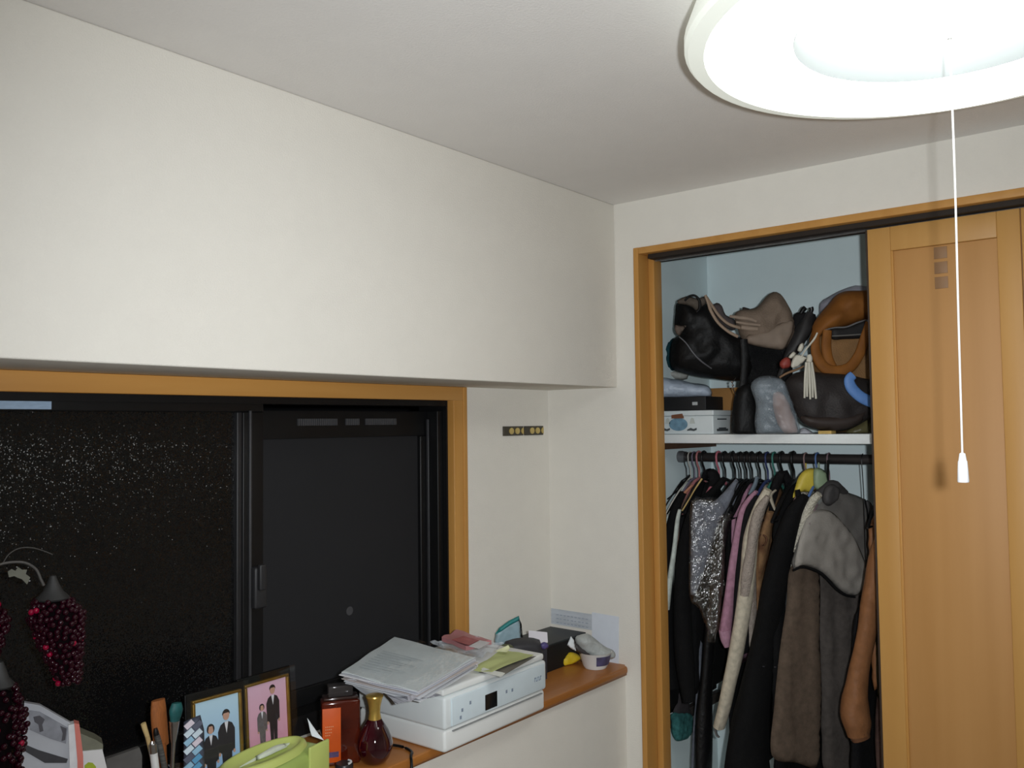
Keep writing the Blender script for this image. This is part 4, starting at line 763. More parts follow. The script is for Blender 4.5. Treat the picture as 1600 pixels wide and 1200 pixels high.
link('logo_mark', bm, MARK, pr, smooth=False)
box('tray_slot', (0.03, -0.0008, 0.046), (PW - 0.02, 0.006, 0.0485), M('slot_grey', (150, 152, 152), 0.6), pr)
# black cable
tag(tube('power_cable', [(-1.00, 0.12, SH + 0.004, 0.0035), (-0.958, 0.072, SH + 0.004, 0.0035), (-0.945, 0.03, SH + 0.004, 0.0035), (-0.955, -0.01, SH + 0.004, 0.0035), (-0.975, -0.028, SH + 0.003, 0.0035), (-0.995, -0.050, SH - 0.02, 0.0035), (-1.01, -0.055, SH - 0.16, 0.0035), (-1.02, -0.050, 0.5, 0.0035), (-1.02, -0.06, 0.005, 0.0035)], BLACKPL, None, seg=8), 'thin black cable curving over the counter edge beside the printer', 'cable')

# stack of papers in a clear bag on the printer
PZ = SH + PH
pp = thing('paper_stack', 'thick stack of papers in a clear bag on top of the printer', 'papers', (-0.80, 0.10, PZ))
def loc(p, o=pp): return (p[0] - o.location[0], p[1] - o.location[1], p[2] - o.location[2])
qA = (-1.101,0.071,1.112); qB = (-0.839,0.175,1.128); qC = (-0.806,-0.081,1.108); qD = (-1.03,-0.101,1.085)
q = [loc(p) for p in (qA, qD, qC, qB)]
PC = [(206, 214, 216), (214, 214, 218), (198, 200, 210), (190, 180, 176), (204, 206, 212), (160, 160, 166), (210, 212, 216)]
for k in range(7):
    dz = -0.0045 * k; rng = random.Random(k)
    qq = [(p[0] + rng.uniform(-.006, .006) + 0.002 * k, p[1] + rng.uniform(-.006, .006), max(p[2] + dz, 0.0015 + (6 - k) * 0.0012)) for p in q]
    sheet('sheet', qq, M('sheet_%d' % k, PC[k], 0.7, 0.02), pp, 0.0012, 10, 10, 0.004 if k == 0 else 0.002, 10, seed=k)
def lerp(a, b, t): return tuple(x + (y - x) * t for x, y in zip(a, b))
bm = bmesh.new()
for k in range(9):      # faint printed lines on the top sheet
    v = 0.16 + k * 0.055
    a = lerp(lerp(q[0], q[3], v), lerp(q[1], q[2], v), 0.12); b2 = lerp(lerp(q[0], q[3], v), lerp(q[1], q[2], v), 0.40 + 0.12 * ((k * 7) % 3))
    a2 = lerp(lerp(q[0], q[3], v + .012), lerp(q[1], q[2], v + .012), 0.12); b3 = lerp(lerp(q[0], q[3], v + .012), lerp(q[1], q[2], v + .012), 0.40 + 0.12 * ((k * 7) % 3))
    f = [bm.verts.new((p[0], p[1], p[2] + 0.0048)) for p in (a, b2, b3, a2)]; bm.faces.new(f)
ln = link('printed_lines', bm, M('line_grey', (176, 186, 192), 0.7), pp, smooth=False)
cover = [lerp(q[0], q[2], -0.02), lerp(q[1], q[3], -0.05), lerp(q[2], q[0], -0.02), lerp(q[3], q[1], -0.01)]
sheet('clear_bag', [(p[0], p[1], p[2] + 0.0075) for p in cover], gloss_film('bag_film', 0.10, 0.12, 0.6, 45), pp, 0.0004, 14, 14, 0.006, 16, seed=5)
e0, e1 = (-1.043,-0.094,1.07), (-0.778,-0.06,1.08)
tube('bag_fold', [loc(e0) + (0.006,), lerp(loc(e0), loc(e1), .35)[:2] + (lerp(loc(e0), loc(e1), .35)[2] + 0.006, 0.009), lerp(loc(e0), loc(e1), .7) + (0.008,), loc(e1) + (0.006,)], clear_film('fold_film', (228, 226, 236), a=0.35, bump=0.8), pp, seg=12, wob=0.5, seed=4)
s0 = [loc(p) for p in ((-1.07,-0.077,1.062), (-0.961,-0.115,1.062), (-0.978,-0.027,1.068), (-1.041,-0.008,1.068))]
tl = sheet('printed_leaflet', s0, M('leaflet_stripes', (206, 208, 216), 0.6, 0.3, 8, rgb2=(84, 84, 92), stretch=(30, 2, 1)), pp, 0.0006, 6, 6, 0.003, 10, 6)
tri = [loc(p) for p in ((-1.095,0.077,1.098), (-1.017,0.061,1.035), (-1.018,0.017,1.058), (-1.085,0.046,1.098))]
sheet('loose_sheet', tri, M('loose_white', (206, 212, 220), 0.65, 0.03), pp, 0.0006, 6, 6, 0.003, 8, 7)

# further things on the printer
g = tag(sheet('memo_sheet', [(-0.774,-0.037,1.066), (-0.749,-0.086,1.062), (-0.564,-0.077,1.063), (-0.595,0.004,1.074)], M('paper_yellowgreen', (186, 194, 132), 0.7, 0.08, 12), None, 0.0008, 10, 10, 0.005, 9, 3), 'yellow-green sheet of paper lying on the printer lid', 'paper')
g = tag(sheet('memo_sheet', [(-0.64,-0.006,1.078), (-0.626,-0.035,1.078), (-0.603,-0.027,1.082), (-0.604,-0.022,1.09)], M('paper_palegreen', (212, 214, 172), 0.7, 0.05), None, 0.0008, 5, 5, 0.001, 6, 2), 'small pale corner of paper standing up behind the yellow-green sheet', 'paper')
g = tag(sheet('flyer', [(-0.76,-0.053,1.058), (-0.746,-0.12,1.058), (-0.552,-0.076,1.058), (-0.616,-0.021,1.058)], M('flyer_grey', (116, 112, 102), 0.6, 0.2, 30), None, 0.0006, 6, 6, 0.0, 8, 4), 'grey printed flyer peeking out under the yellow-green sheet', 'paper')
g = tag(sheet('paper_strip', [(-0.76,-0.046,1.061), (-0.761,-0.124,1.058), (-0.735,-0.118,1.06), (-0.74,-0.052,1.064)], M('strip_cream', (216, 218, 210), 0.7), None, 0.0008, 6, 3, 0.002, 8, 5), 'narrow cream paper strip at the front edge of the printer lid', 'paper')
g = thing('snack_packet', 'flat pink and red printed packet behind the paper stack', 'packet', (-0.606,0.131,1.075))
o = g
sheet('packet', [loc(p, o) for p in ((-0.659,0.171,1.085), (-0.682,0.061,1.08), (-0.594,0.046,1.078), (-0.586,0.176,1.088))], M('packet_pink', (190, 130, 132), 0.5, 0.15, 14), g, 0.012, 8, 8, 0.006, 10, 8)
sheet('red_print', [loc(p, o) for p in ((-0.677,0.117,1.098), (-0.679,0.054,1.094), (-0.626,0.064,1.094), (-0.626,0.12,1.098))], M('print_red', (172, 92, 96), 0.5, 0.15, 40), g, 0.0008, 5, 5, 0.001, 10, 9)
sheet('white_print', [loc(p, o) for p in ((-0.687,0.045,1.094), (-0.681,0.016,1.09), (-0.618,0.03,1.092), (-0.623,0.062,1.094))], M('print_white', (206, 204, 206), 0.5, 0.05), g, 0.0008, 5, 5, 0.001, 10, 10)
g = thing('plastic_wrapper', 'crumpled clear plastic wrapper beside the pink packet', 'wrapper', (-0.638,0.072,1.066))
sheet('film', [loc(p, g) for p in ((-0.679,0.197,1.08), (-0.697,0.02,1.066), (-0.567,0.023,1.076), (-0.612,0.119,1.092))], clear_film('wrapper_film', (214, 220, 226), a=0.3, bump=1.0, bs=60), g, 0.0008, 14, 14, 0.016, 18, 11)
FTP = ((-0.328,0.202,1.012),-30)
g = fthing(FTP, 'resealable_packet', 'teal-topped pale blue packet standing behind the printer by the wall', 'packet')
puff('packet', [(-0.0461,0.0099),(-0.0417,0.0327),(-0.01,0.0531),(0.0369,0.0684),(0.0402,0.0014),(0.0343,-0.1229),(-0.0372,-0.1186)], 0.014, M('packet_paleblue', (158, 184, 194), 0.4, 0.15, 30), g, edge=0.012, res=0.007, amp=0.003, freq=60, smooth=False)
puff('teal_top', O(-0.005,[(-0.0477,0.0266),(-0.0329,0.0465),(-0.0012,0.065),(0.0329,0.0775),(0.0348,0.0637),(0.0007,0.0492),(-0.0268,0.0343)]), 0.014, M('packet_teal', (44, 132, 132), 0.4, 0.1), g, edge=0.006, res=0.006, smooth=False)
puff('black_edge', O(0.008,[(0.0379,0.0667),(0.0462,0.0482),(0.0498,0.0026),(0.0391,-0.0003)]), 0.012, BLACKPL, g, edge=0.004, res=0.006, smooth=False)
FCS = ((-0.366,0.121,1.018),-30)
g = fthing(FCS, 'eyeglass_case', 'dark grey rounded case standing behind the right end of the printer', 'case')
puff('case', [(-0.0558,0.0051),(-0.0393,0.0223),(0.0059,0.0254),(0.0473,0.0176),(0.0637,-0.0031),(0.0662,-0.1137),(-0.0571,-0.1032)], 0.07, M('case_dark', (52, 52, 56), 0.5, 0.1), g, edge=0.025, res=0.010, zmin=SH + 0.001 - FCS[0][2])
puff('olive_end', O(-0.03,[(-0.0909,0.0137),(-0.0628,0.0201),(-0.0428,0.0144),(-0.0349,-0.0013),(-0.0672,-0.0054)]), 0.02, M('case_olive', (92, 96, 70), 0.5, 0.1), g, edge=0.01, res=0.006)
FCD = ((-0.304,0.106,1.036),-35)
g = fthing(FCD, 'white_card', 'blank white card propped up behind the right end of the printer', 'card')
prism('card', [(-0.0303,0.0215),(0.0287,0.0112),(0.0303,-0.0197),(0.0016,-0.0213),(-0.0306,-0.0015)], 0, 0.0012, M('card_white', (224, 220, 226), 0.6, 0.01), g)
prism('card_stand', O(0.006,[(-0.0227,-0.0015),(0.0304,-0.0095),(0.0285,-0.1402),(-0.0245,-0.1353)]), 0.002, 0.012, M('stand_dark', (40, 38, 44), 0.6), g)
FPU = ((-0.324,0.069,1.017),-35)
g = fthing(FPU, 'purple_wrapper', 'small twisted purple and brown wrapper at the printer end', 'wrapper')
puff('purple', [(-0.0145,0.0046),(-0.0004,0.013),(0.0116,0.0063),(0.0135,-0.0052),(-0.0047,-0.0094)], 0.012, M('wrap_purple', (86, 76, 130), 0.45, 0.2, 40), g, edge=0.006, res=0.005)
puff('brown', [(-0.0447,-0.008),(-0.0286,0.002),(-0.0126,0.0007),(-0.0208,-0.0099),(-0.0409,-0.0196)], 0.012, M('wrap_brown', (130, 112, 98), 0.45, 0.2, 40), g, edge=0.006, res=0.005)

# ------------------------------------------------------------------ right end of the counter
g = thing('storage_bin', 'open black box in the counter corner behind the printer', 'box', (-0.31, 0.135, SH))
BLKB = M('bin_black', (19, 19, 20), 0.6, 0.1)
bm = bmesh.new()
add_box(bm, (0, 0, 0.0005), (0.295, 0.14, 0.006)); add_box(bm, (0, 0, 0.006), (0.006, 0.14, 0.078)); add_box(bm, (0.289, 0, 0.006), (0.295, 0.14, 0.078)); add_box(bm, (0.006, 0, 0.006), (0.289, 0.006, 0.078)); add_box(bm, (0.006, 0.134, 0.006), (0.289, 0.14, 0.078))
link('bin', bm, BLKB, g, smooth=False)
bm = bmesh.new(); add_box(bm, (-0.004, -0.004, 0.0785), (0.299, 0.142, 0.086), 0, 0.002); flat_shade(link('lid', bm, M('bin_lid', (34, 38, 40), 0.5, 0.1), g))
FY = ((-0.123,0.145,0.912),-30)
g = thing('yellow_packet', 'yellow packet lying in front of the black box on the counter', 'packet', (-0.095,0.165,0.905))
yk = puff('packet', [(-0.062,0.035),(-0.0353,0.0342),(-0.004,0.0229),(0.0278,0.0318),(0.0573,0.0185),(0.0593,0.0039),(0.0044,-0.0126),(-0.0581,-0.0017)], 0.03, M('packet_yellow', (222, 192, 44), 0.45, 0.1, 20), None, edge=0.014, res=0.007, amp=0.004, freq=60, zmin=SH + 0.001 - FY[0][2])
yk.parent = g; yk.location = Vector(FY[0]) - g.location; yk.rotation_euler = (0, 0, radians(FY[1]))
g = thing('paper_bowl', 'small white bowl with a purple band holding crumpled plastic wrap', 'bowl', (-0.083, 0.048, SH))
lathe('bowl', [(0, 0.0006), (0.034, 0.0006), (0.040, 0.010), (0.052, 0.050), (0.054, 0.052), (0.051, 0.051), (0.038, 0.012), (0.030, 0.006), (0, 0.006)], WHITEPL, g, 32)
bm = bmesh.new()
for k in range(7):
    a = radians(-88 + k * 10)
    for s in (0, 1): pass
A = []; n = 12
for k in range(n + 1):
    a = radians(-142 + k * 7.5); row = []
    for z, r in ((0.014, 0.0430), (0.030, 0.0476), (0.044, 0.0516)): row.append(bm.verts.new((r * cos(a), r * sin(a), z)))
    A.append(row)
for k in range(n):
    for j in range(2): bm.faces.new((A[k][j], A[k + 1][j], A[k + 1][j + 1], A[k][j + 1]))
link('purple_band', bm, M('band_purple', (92, 88, 132), 0.5, 0.2, 30, rgb2=(60, 58, 70)), g)
FBW = ((-0.075,0.053,0.969),-40)
pl_ = puff('plastic_wrap', O(-0.01,[(-0.0674,0.0343),(-0.0526,0.0415),(-0.0273,0.0441),(-0.0022,0.0265),(0.0292,0.0005),(0.0566,-0.0133),(0.0648,-0.0299),(0.0518,-0.0412),(-0.0033,-0.0378),(-0.0346,-0.0198),(-0.0616,0.0059)]), 0.05, M('wrap_grey', (182, 186, 184), 0.4, 0.08, 20, alpha=0.85, bump=0.6, bscale=60), None, edge=0.025, res=0.008, amp=0.006, freq=50, seed=58)
pl_.parent = g; pl_.location = Vector(FBW[0]) - g.location; pl_.rotation_euler = (0, 0, radians(-40))
ps = puff('paper_scrap', O(-0.035,[(-0.1014,0.0183),(-0.0886,0.0454),(-0.0784,0.0328),(-0.0727,-0.0012),(-0.0871,0.0056)]), 0.004, PAPER, None, edge=0.003, res=0.006, smooth=False)
ps.parent = g; ps.location = pl_.location; ps.rotation_euler = pl_.rotation_euler
pk = puff('dark_wrap', O(-0.02,[(-0.0766,0.0192),(-0.0579,0.0121),(-0.0143,-0.0185),(-0.0103,-0.0308),(-0.0438,-0.0207),(-0.0728,-0.003)]), 0.02, M('wrap_dark', (64, 60, 60), 0.5, 0.1), None, edge=0.008, res=0.007)
pk.parent = g; pk.location = pl_.location; pk.rotation_euler = pl_.rotation_euler
wr = thing('wire_tie', 'thin brown twist tie lying beside the white bowl', 'tie', (-0.079,0.111,0.908))
tube('tie', [(-0.012, 0, 0.004, 0.0025), (0, 0.006, 0.016, 0.003), (0.010, -0.004, 0.004, 0.0025), (0.016, 0.004, 0.0015, 0.002)], M('tie_brown', (92, 58, 34), 0.6), wr, seg=8)
# papers against the closet-side wall
g = thing('wall_paper_sheet', 'printed grey-blue sheet stuck to the wall above the black box', 'paper', (-0.001, 0.20, 0.99))
onfront(g, 'sheet', [(0.080, 0.060), (-0.092, 0.060), (-0.092, 0.008), (0.080, 0.008)], M('paper_printed', (196, 202, 210), 0.7, 0.12, 12, stretch=(1, 1, 6)), -0.0012, 0.0)
bm = bmesh.new()
for k in range(3):
    for j in range(9):
        y = 0.058 - j * 0.015; add_box(bm, (-0.0016, y - 0.010 + 0.003 * ((j * k) % 2), 0.014 + k * 0.013), (-0.0011, y, 0.0165 + k * 0.013))
link('printed_lines', bm, M('line_bluegrey', (150, 160, 176), 0.7), g, smooth=False)
g = thing('note_paper', 'blank white sheet leaning on the wall behind the white bowl', 'paper', (-0.001, 0.06, SH))
onfront(g, 'sheet', [(0.055, 0.000), (-0.048, 0.000), (-0.052, 0.150), (0.052, 0.152)], M('paper_bluewhite', (214, 220, 230), 0.7, 0.02), -0.0016, -0.0002)

# ------------------------------------------------------------------ bottles
AY = -34.0
g = thing('amber_bottle', 'tall amber perfume bottle with an orange label on the counter', 'bottle', (-1.092, 0.085, SH), AY)
GLA = M('glass_amber', (92, 30, 14), 0.1, 0.2, 15, rgb2=(56, 14, 8), coat=0.6, trans=0.15)
box('glass', (-0.044, -0.024, 0.0006), (0.044, 0.024, 0.146), GLA, g, 0.006)
box('orange_label', (-0.0425, -0.0255, 0.010), (-0.001, -0.0242, 0.132), M('label_orange', (206, 84, 18), 0.45, 0.1, 20), g, 0.0005)
box('purple_label_band', (-0.034, -0.0262, 0.022), (-0.006, -0.0254, 0.034), M('label_violet', (92, 72, 110), 0.5, 0.3, 60), g)
bm = bmesh.new()
for k, (z, w) in enumerate(((0.090, 0.022), (0.084, 0.016), (0.077, 0.018), (0.071, 0.012), (0.062, 0.010))):
    for j in range(int(w / 0.004)): add_box(bm, (-0.036 + j * 0.004, -0.0260, z), (-0.0335 + j * 0.004, -0.0254, z + 0.0022))
link('label_print', bm, M('label_pale', (216, 150, 110), 0.5), g, smooth=False)
box('shoulder', (-0.040, -0.020, 0.146), (0.040, 0.020, 0.153), M('glass_dark', (48, 30, 26), 0.12, 0.1, coat=0.6), g, 0.003)
box('clear_cap', (-0.028, -0.016, 0.153), (0.028, 0.016, 0.178), M('cap_smoke', (70, 66, 66), 0.08, 0.1, alpha=0.55, spec=0.9), g, 0.003)
g = thing('perfume_bottle', 'teardrop dark red perfume bottle with a flared gold neck', 'bottle', (-1.046, 0.018, SH))
lathe('glass', [(0, 0.0006), (0.020, 0.0008), (0.027, 0.004), (0.034, 0.014), (0.0405, 0.030), (0.042, 0.044), (0.039, 0.058), (0.031, 0.076), (0.022, 0.090), (0.0155, 0.100), (0, 0.100)], M('glass_ruby', (70, 6, 22), 0.05, 0.2, 20, rgb2=(30, 2, 10), coat=1.0, trans=0.2), g, 40)
lathe('gold_neck', [(0.0158, 0.094), (0.0150, 0.102), (0.0130, 0.114), (0.0138, 0.128), (0.0172, 0.142), (0.0206, 0.151), (0.0198, 0.1535), (0.014, 0.1555), (0, 0.1545)], GOLD, g, 32)

# ------------------------------------------------------------------ green tissue holder
g = thing('tissue_box', 'lime green tissue holder with an oval opening', 'tissue box', (-1.318, 0.055, SH), 10.0)
GRN = M('plastic_lime', (158, 178, 96), 0.35, 0.05, 20); GRN2 = M('plastic_lime_light', (186, 198, 112), 0.35, 0.03, 20)
box('body', (-0.125, -0.062, 0.0006), (0.125, 0.062, 0.085), GRN, g, 0.020)
bm = bmesh.new()
nn = 40
rings = []
for (rx, ry, z) in ((0.118, 0.056, 0.083), (0.112, 0.051, 0.093), (0.105, 0.045, 0.097), (0.099, 0.040, 0.095), (0.092, 0.034, 0.0865)):
    rings.append([bm.verts.new((rx * cos(2 * pi * k / nn) - 0.004, ry * sin(2 * pi * k / nn), z)) for k in range(nn)])
for a, b2 in zip(rings, rings[1:]):
    for k in range(nn): bm.faces.new((a[k], a[(k + 1) % nn], b2[(k + 1) % nn], b2[k]))
bm.faces.new(rings[-1])
link('oval_rim', bm, GRN2, g)
box('end_panel', (0.064, -0.0655, 0.0006), (0.1265, -0.058, 0.094), GRN2, g, 0.003)
puff('tissue', [(-0.07, 0.088), (-0.03, 0.094), (0.02, 0.100), (0.055, 0.096), (0.07, 0.088)], 0.03, M('tissue_white', (206, 214, 196), 0.8), g, edge=0.012, res=0.008, amp=0.004, freq=60)

g = tag(sheet('paper_slip', [(-1.194,0.075,1.034), (-1.186,0.07,0.994), (-1.16,0.06,0.979), (-1.173,0.07,1.001)], PAPER, None, 0.0006, 6, 6, 0.002, 8, 21), 'narrow curled white paper slip between the tissue holder and the amber bottle', 'paper')
g = thing('small_jar', 'small dark round jar with a white crescent, in front of the amber bottle', 'jar', (-1.124,0.033,0.905))
lathe('jar', [(0, 0.0006), (0.019, 0.0006), (0.020, 0.003), (0.020, 0.017), (0.018, 0.020), (0, 0.021)], M('jar_dark', (44, 42, 44), 0.35, 0.1), g, 28)
bm = bmesh.new(); add_prism(bm, [(0.0175 * cos(a), 0.0175 * sin(a)) for a in [radians(-100 + 15 * k) for k in range(9)]] + [(0.011 * cos(a) + 0.003, 0.011 * sin(a)) for a in [radians(20 - 15 * k) for k in range(9)]], -0.0222, -0.0205)
o_ = flat_shade(link('white_crescent', bm, PAPER, g)); o_.rotation_euler = (radians(-90), 0, 0)

# ------------------------------------------------------------------ framed photographs
SUITM = M('photo_suit_dark', (34, 32, 38), 0.6, 0.1, 60); SKIN = M('photo_skin', (186, 146, 126), 0.6, 0.05); HAIR = M('photo_hair', (30, 24, 24), 0.6, 0.1); SHIRTW = M('photo_shirt', (214, 214, 220), 0.6); GREYD = M('photo_dress_grey', (104, 98, 100), 0.6, 0.2, 200)
def photo_bg(name, top, bot):
    m = bpy.data.materials.new(name); m.use_nodes = True; nt = m.node_tree; b = nt.nodes['Principled BSDF']; b.inputs['Roughness'].default_value = 0.45
    tc = nt.nodes.new('ShaderNodeTexCoord'); sp = nt.nodes.new('ShaderNodeSeparateXYZ'); rp = nt.nodes.new('ShaderNodeValToRGB')
    nt.links.new(tc.outputs['Generated'], sp.inputs[0]); nt.links.new(sp.outputs['Z'], rp.inputs[0]); nt.links.new(rp.outputs[0], b.inputs['Base Color'])
    rp.color_ramp.elements[0].color = lin(bot) + (1,); rp.color_ramp.elements[1].color = lin(top) + (1,); return m
def figure(bm, cx, z0, h, skirt, mi_cloth):
    """flat printed standing figure: prisms a fraction of a millimetre proud of the print"""
    y0, y1 = -0.0012, -0.0006
    s = h
    add_prism(bm, [(cx - .055 * s, z0), (cx - .01 * s, z0), (cx, z0 + .40 * s), (cx + .01 * s, z0), (cx + .055 * s, z0), (cx + .075 * s, z0 + .45 * s), (cx + .12 * s, z0 + .46 * s), (cx + .125 * s, z0 + .74 * s), (cx + .085 * s, z0 + .82 * s), (cx + .03 * s, z0 + .85 * s), (cx - .03 * s, z0 + .85 * s), (cx - .085 * s, z0 + .82 * s), (cx - .125 * s, z0 + .74 * s), (cx - .12 * s, z0 + .46 * s), (cx - .075 * s, z0 + .45 * s)], y0, y1, mi_cloth)
    add_prism(bm, ellipse(cx, z0 + .935 * s, .048 * s, .066 * s, 14), y0 - .0003, y1, 2)
    hair = ellipse(cx, z0 + .95 * s, .056 * s, .064 * s, 12, radians(-8), radians(188)) if not skirt else ellipse(cx, z0 + .94 * s, .062 * s, .075 * s, 12, radians(-50), radians(230))
    hair = hair + ([(cx - .036 * s, z0 + .965 * s), (cx + .036 * s, z0 + .965 * s)] if not skirt else [(cx - .042 * s, z0 + .92 * s), (cx - .03 * s, z0 + .98 * s), (cx + .03 * s, z0 + .98 * s), (cx + .042 * s, z0 + .92 * s)])
    add_prism(bm, hair, y0 - .0005, y1, 3)
    add_prism(bm, [(cx - .028 * s, z0 + .85 * s), (cx + .028 * s, z0 + .85 * s), (cx, z0 + .70 * s)], y0 - .0003, y1, 4)
    for sx in (-1, 1): add_prism(bm, ellipse(cx + sx * .108 * s, z0 + .445 * s, .018 * s, .026 * s, 8), y0 - .0002, y1, 2)
def photo_frame(loc, yaw, w, h, top, bot, label, people, tilt):
    t = thing('photo_frame', label, 'photo frame', loc, yaw)
    t.rotation_euler = (radians(-tilt), 0, radians(yaw))
    bw = 0.006
    GD = M('frame_gold', (150, 118, 52), 0.35, 0.15, 50, metal=0.7)
    for n, lo, hi in (('frame_bar', (0, -0.006, 0), (w, 0.004, bw)), ('frame_bar', (0, -0.006, h - bw), (w, 0.004, h)), ('frame_bar', (0, -0.006, bw), (bw, 0.004, h - bw)), ('frame_bar', (w - bw, -0.006, bw), (w, 0.004, h - bw))):
        box(n, lo, hi, GD, t, 0.0015)
    box('black_mount', (-0.012, 0.004, 0), (w + 0.012, 0.010, h + 0.014), M('mount_black', (9, 10, 10), 0.4, 0.1, spec=0.2), t, 0.002)
    box('photo_print', (bw, 0.0, bw), (w - bw, 0.0039, h - bw), photo_bg('photo_' + label[:12].replace(' ', '_'), top, bot), t)
    bm = bmesh.new()
    for p in people: figure(bm, *p)
    link('printed_figures', bm, [SUITM, GREYD, SKIN, HAIR, SHIRTW], t, smooth=False)
    box('acrylic_cover', (-0.014, -0.0085, 0), (w + 0.016, -0.0070, h + 0.016), gloss_film('acrylic_film', 0.03, 0.03), t)
    return t
photo_frame((-1.450, 0.105, SH + 0.0005), -2.0, 0.112, 0.221, (176, 206, 222), (120, 160, 210), 'gold framed photograph of a couple in dark suits on light blue', [(0.040, 0.026, 0.138, True, 0), (0.076, 0.030, 0.155, False, 0)], 4)
photo_frame((-1.313, 0.125, SH + 0.0005), 2.0, 0.118, 0.217, (206, 170, 190), (206, 136, 156), 'gold framed photograph of a couple on a pink background', [(0.044, 0.062, 0.104, True, 1), (0.074, 0.060, 0.140, False, 0)], 4)

# ------------------------------------------------------------------ brushes in a clear holder
g = thing('brush_holder', 'clear plastic tumbler holding make-up brushes beside the blue photograph', 'holder', (-1.512, 0.075, SH))
lathe('tumbler', [(0, 0.0006), (0.038, 0.0006), (0.040, 0.002), (0.043, 0.112), (0.0415, 0.112), (0.0385, 0.005), (0, 0.004)], gloss_film('tumbler_film', 0.14, 0.05), g, 32)
def brush(label, path, head, hm, hw, flat, ferr=None):
    t = thing('brush', label, 'brush', (path[0][0], path[0][1], path[0][2]))
    o = t
    tube('handle', [loc(p, o) + (p[3],) for p in path], hm, t, seg=10)
    tube('bristles', [loc(p, o) + (p[3],) for p in head], hw, t, seg=16, flat=flat)
    if ferr: tube('ferrule', [loc(p, o) + (p[3],) for p in ferr], CHROME, t, seg=12)
    return t
BY = 0.06
brush('wide flat brush with orange-brown bristles', [(-1.525,0.085,0.994,0.0062),(-1.53,0.085,1.038,0.0074),(-1.533,0.085,1.075,0.0087)], [(-1.533,0.085,1.069,0.0148),(-1.537,0.085,1.101,0.016),(-1.54,0.085,1.135,0.016),(-1.541,0.085,1.158,0.0136)], M('bristle_orange', (164, 96, 44), 0.7, 0.3, 40, stretch=(60, 60, 1)), M('bristle_orange', (164, 96, 44), 0.7, 0.3, 40, stretch=(60, 60, 1)), 0.5)
brush('fan brush with dark teal bristles', [(-1.527,0.06,1.001,0.0037),(-1.524,0.06,1.054,0.0037),(-1.522,0.06,1.09,0.0049)], [(-1.521,0.06,1.116,0.0086),(-1.519,0.06,1.128,0.0123),(-1.518,0.06,1.139,0.0136),(-1.517,0.06,1.151,0.0099)], CHROME, M('bristle_teal', (24, 92, 92), 0.6, 0.3, 60), 0.6, [(-1.523,0.06,1.078,0.0049),(-1.522,0.06,1.096,0.0074),(-1.521,0.06,1.118,0.0099)])
brush('slim brush with pale wooden stem leaning left', [(-1.561,0.055,1.016,0.0036),(-1.57,0.055,1.069,0.0041),(-1.579,0.055,1.107,0.0043)], [(-1.579,0.055,1.107,0.0043),(-1.584,0.055,1.122,0.0048),(-1.587,0.055,1.132,0.0048)], M('stem_wood', (176, 150, 104), 0.5, 0.1), M('stem_wood_tip', (190, 166, 116), 0.5, 0.1), 0.8)
brush('short brush with broad white handle and silver ferrule', [(-1.564,0.045,1.008,0.0072),(-1.568,0.045,1.047,0.0072),(-1.572,0.045,1.078,0.0072)], [(-1.573,0.045,1.086,0.006),(-1.574,0.045,1.093,0.0054),(-1.574,0.045,1.098,0.0036)], M('handle_white', (206, 206, 204), 0.4), CHROME, 0.8, [(-1.572,0.045,1.076,0.0078),(-1.573,0.045,1.093,0.0078)])
brush('silver ridged brush with black tip', [(-1.54,0.05,1.007,0.0055),(-1.548,0.05,1.045,0.0054),(-1.557,0.05,1.084,0.0054),(-1.563,0.05,1.105,0.0054)], [(-1.563,0.05,1.103,0.0048),(-1.564,0.05,1.11,0.0048),(-1.565,0.05,1.118,0.003)], M('handle_ridged', (130, 130, 128), 0.3, 0.4, 10, stretch=(1, 1, 30), metal=0.6), BLACKPL, 0.8)
# patterned pouch
FPP = ((-1.49,0.05,1.022),-20)
g = fthing(FPP, 'patterned_pouch', 'slim pouch patterned with blue, white and pink tiles', 'pouch')
ms = []
for i, c in enumerate(((86, 148, 186), (196, 212, 222), (140, 180, 204), (84, 88, 104), (206, 196, 206), (196, 86, 124))): ms.append(M('tile_%d' % i, c, 0.5, 0.08, 60))
puff('pouch', O(0.006,[(-0.0145,0.0886),(-0.0014,0.0924),(0.0166,0.0965),(0.024,0.0668),(0.0254,0.0171),(0.026,-0.1305),(-0.0122,-0.1211),(-0.014,0.0007)]), 0.016, M('pouch_dark', (70, 76, 92), 0.6), g, edge=0.008, res=0.010, smooth=False, zmin=SH + 0.001 - FPP[0][2])
bm = bmesh.new()
poly = O(-0.003,[(-0.015,0.09),(-0.0031,0.094),(0.0136,0.0971),(0.0209,0.0699),(0.0223,0.0205),(0.0228,-0.1141),(-0.0128,-0.1055),(-0.0145,0.0037)])
cx0, cz0 = poly[0]
ca, sa = cos(radians(38)), sin(radians(38)); rng = random.Random(3)
for i in range(-12, 13):
    for j in range(-16, 17):
        x = (i + (0.5 if j % 2 else 0)) * 0.020; z = j * 0.0125
        rc = [(x + 0.0008, z + 0.0008), (x + 0.0185, z + 0.0008), (x + 0.0185, z + 0.0112), (x + 0.0008, z + 0.0112)]
        pr_ = [(cx0 + 0.02 + u * ca - v * sa, cz0 - 0.10 + u * sa + v * ca) for u, v in rc]
        if inside((sum(p[0] for p in pr_) / 4, sum(p[1] for p in pr_) / 4), poly) and pdist((sum(p[0] for p in pr_) / 4, sum(p[1] for p in pr_) / 4), poly) > 0.006:
            add_prism(bm, pr_, -0.0035, -0.0005, rng.choice([0, 1, 1, 2, 2, 3, 4, 5] if j < -2 else [0, 0, 1, 1, 2, 3, 4]))
link('printed_tiles', bm, ms, g, smooth=False)

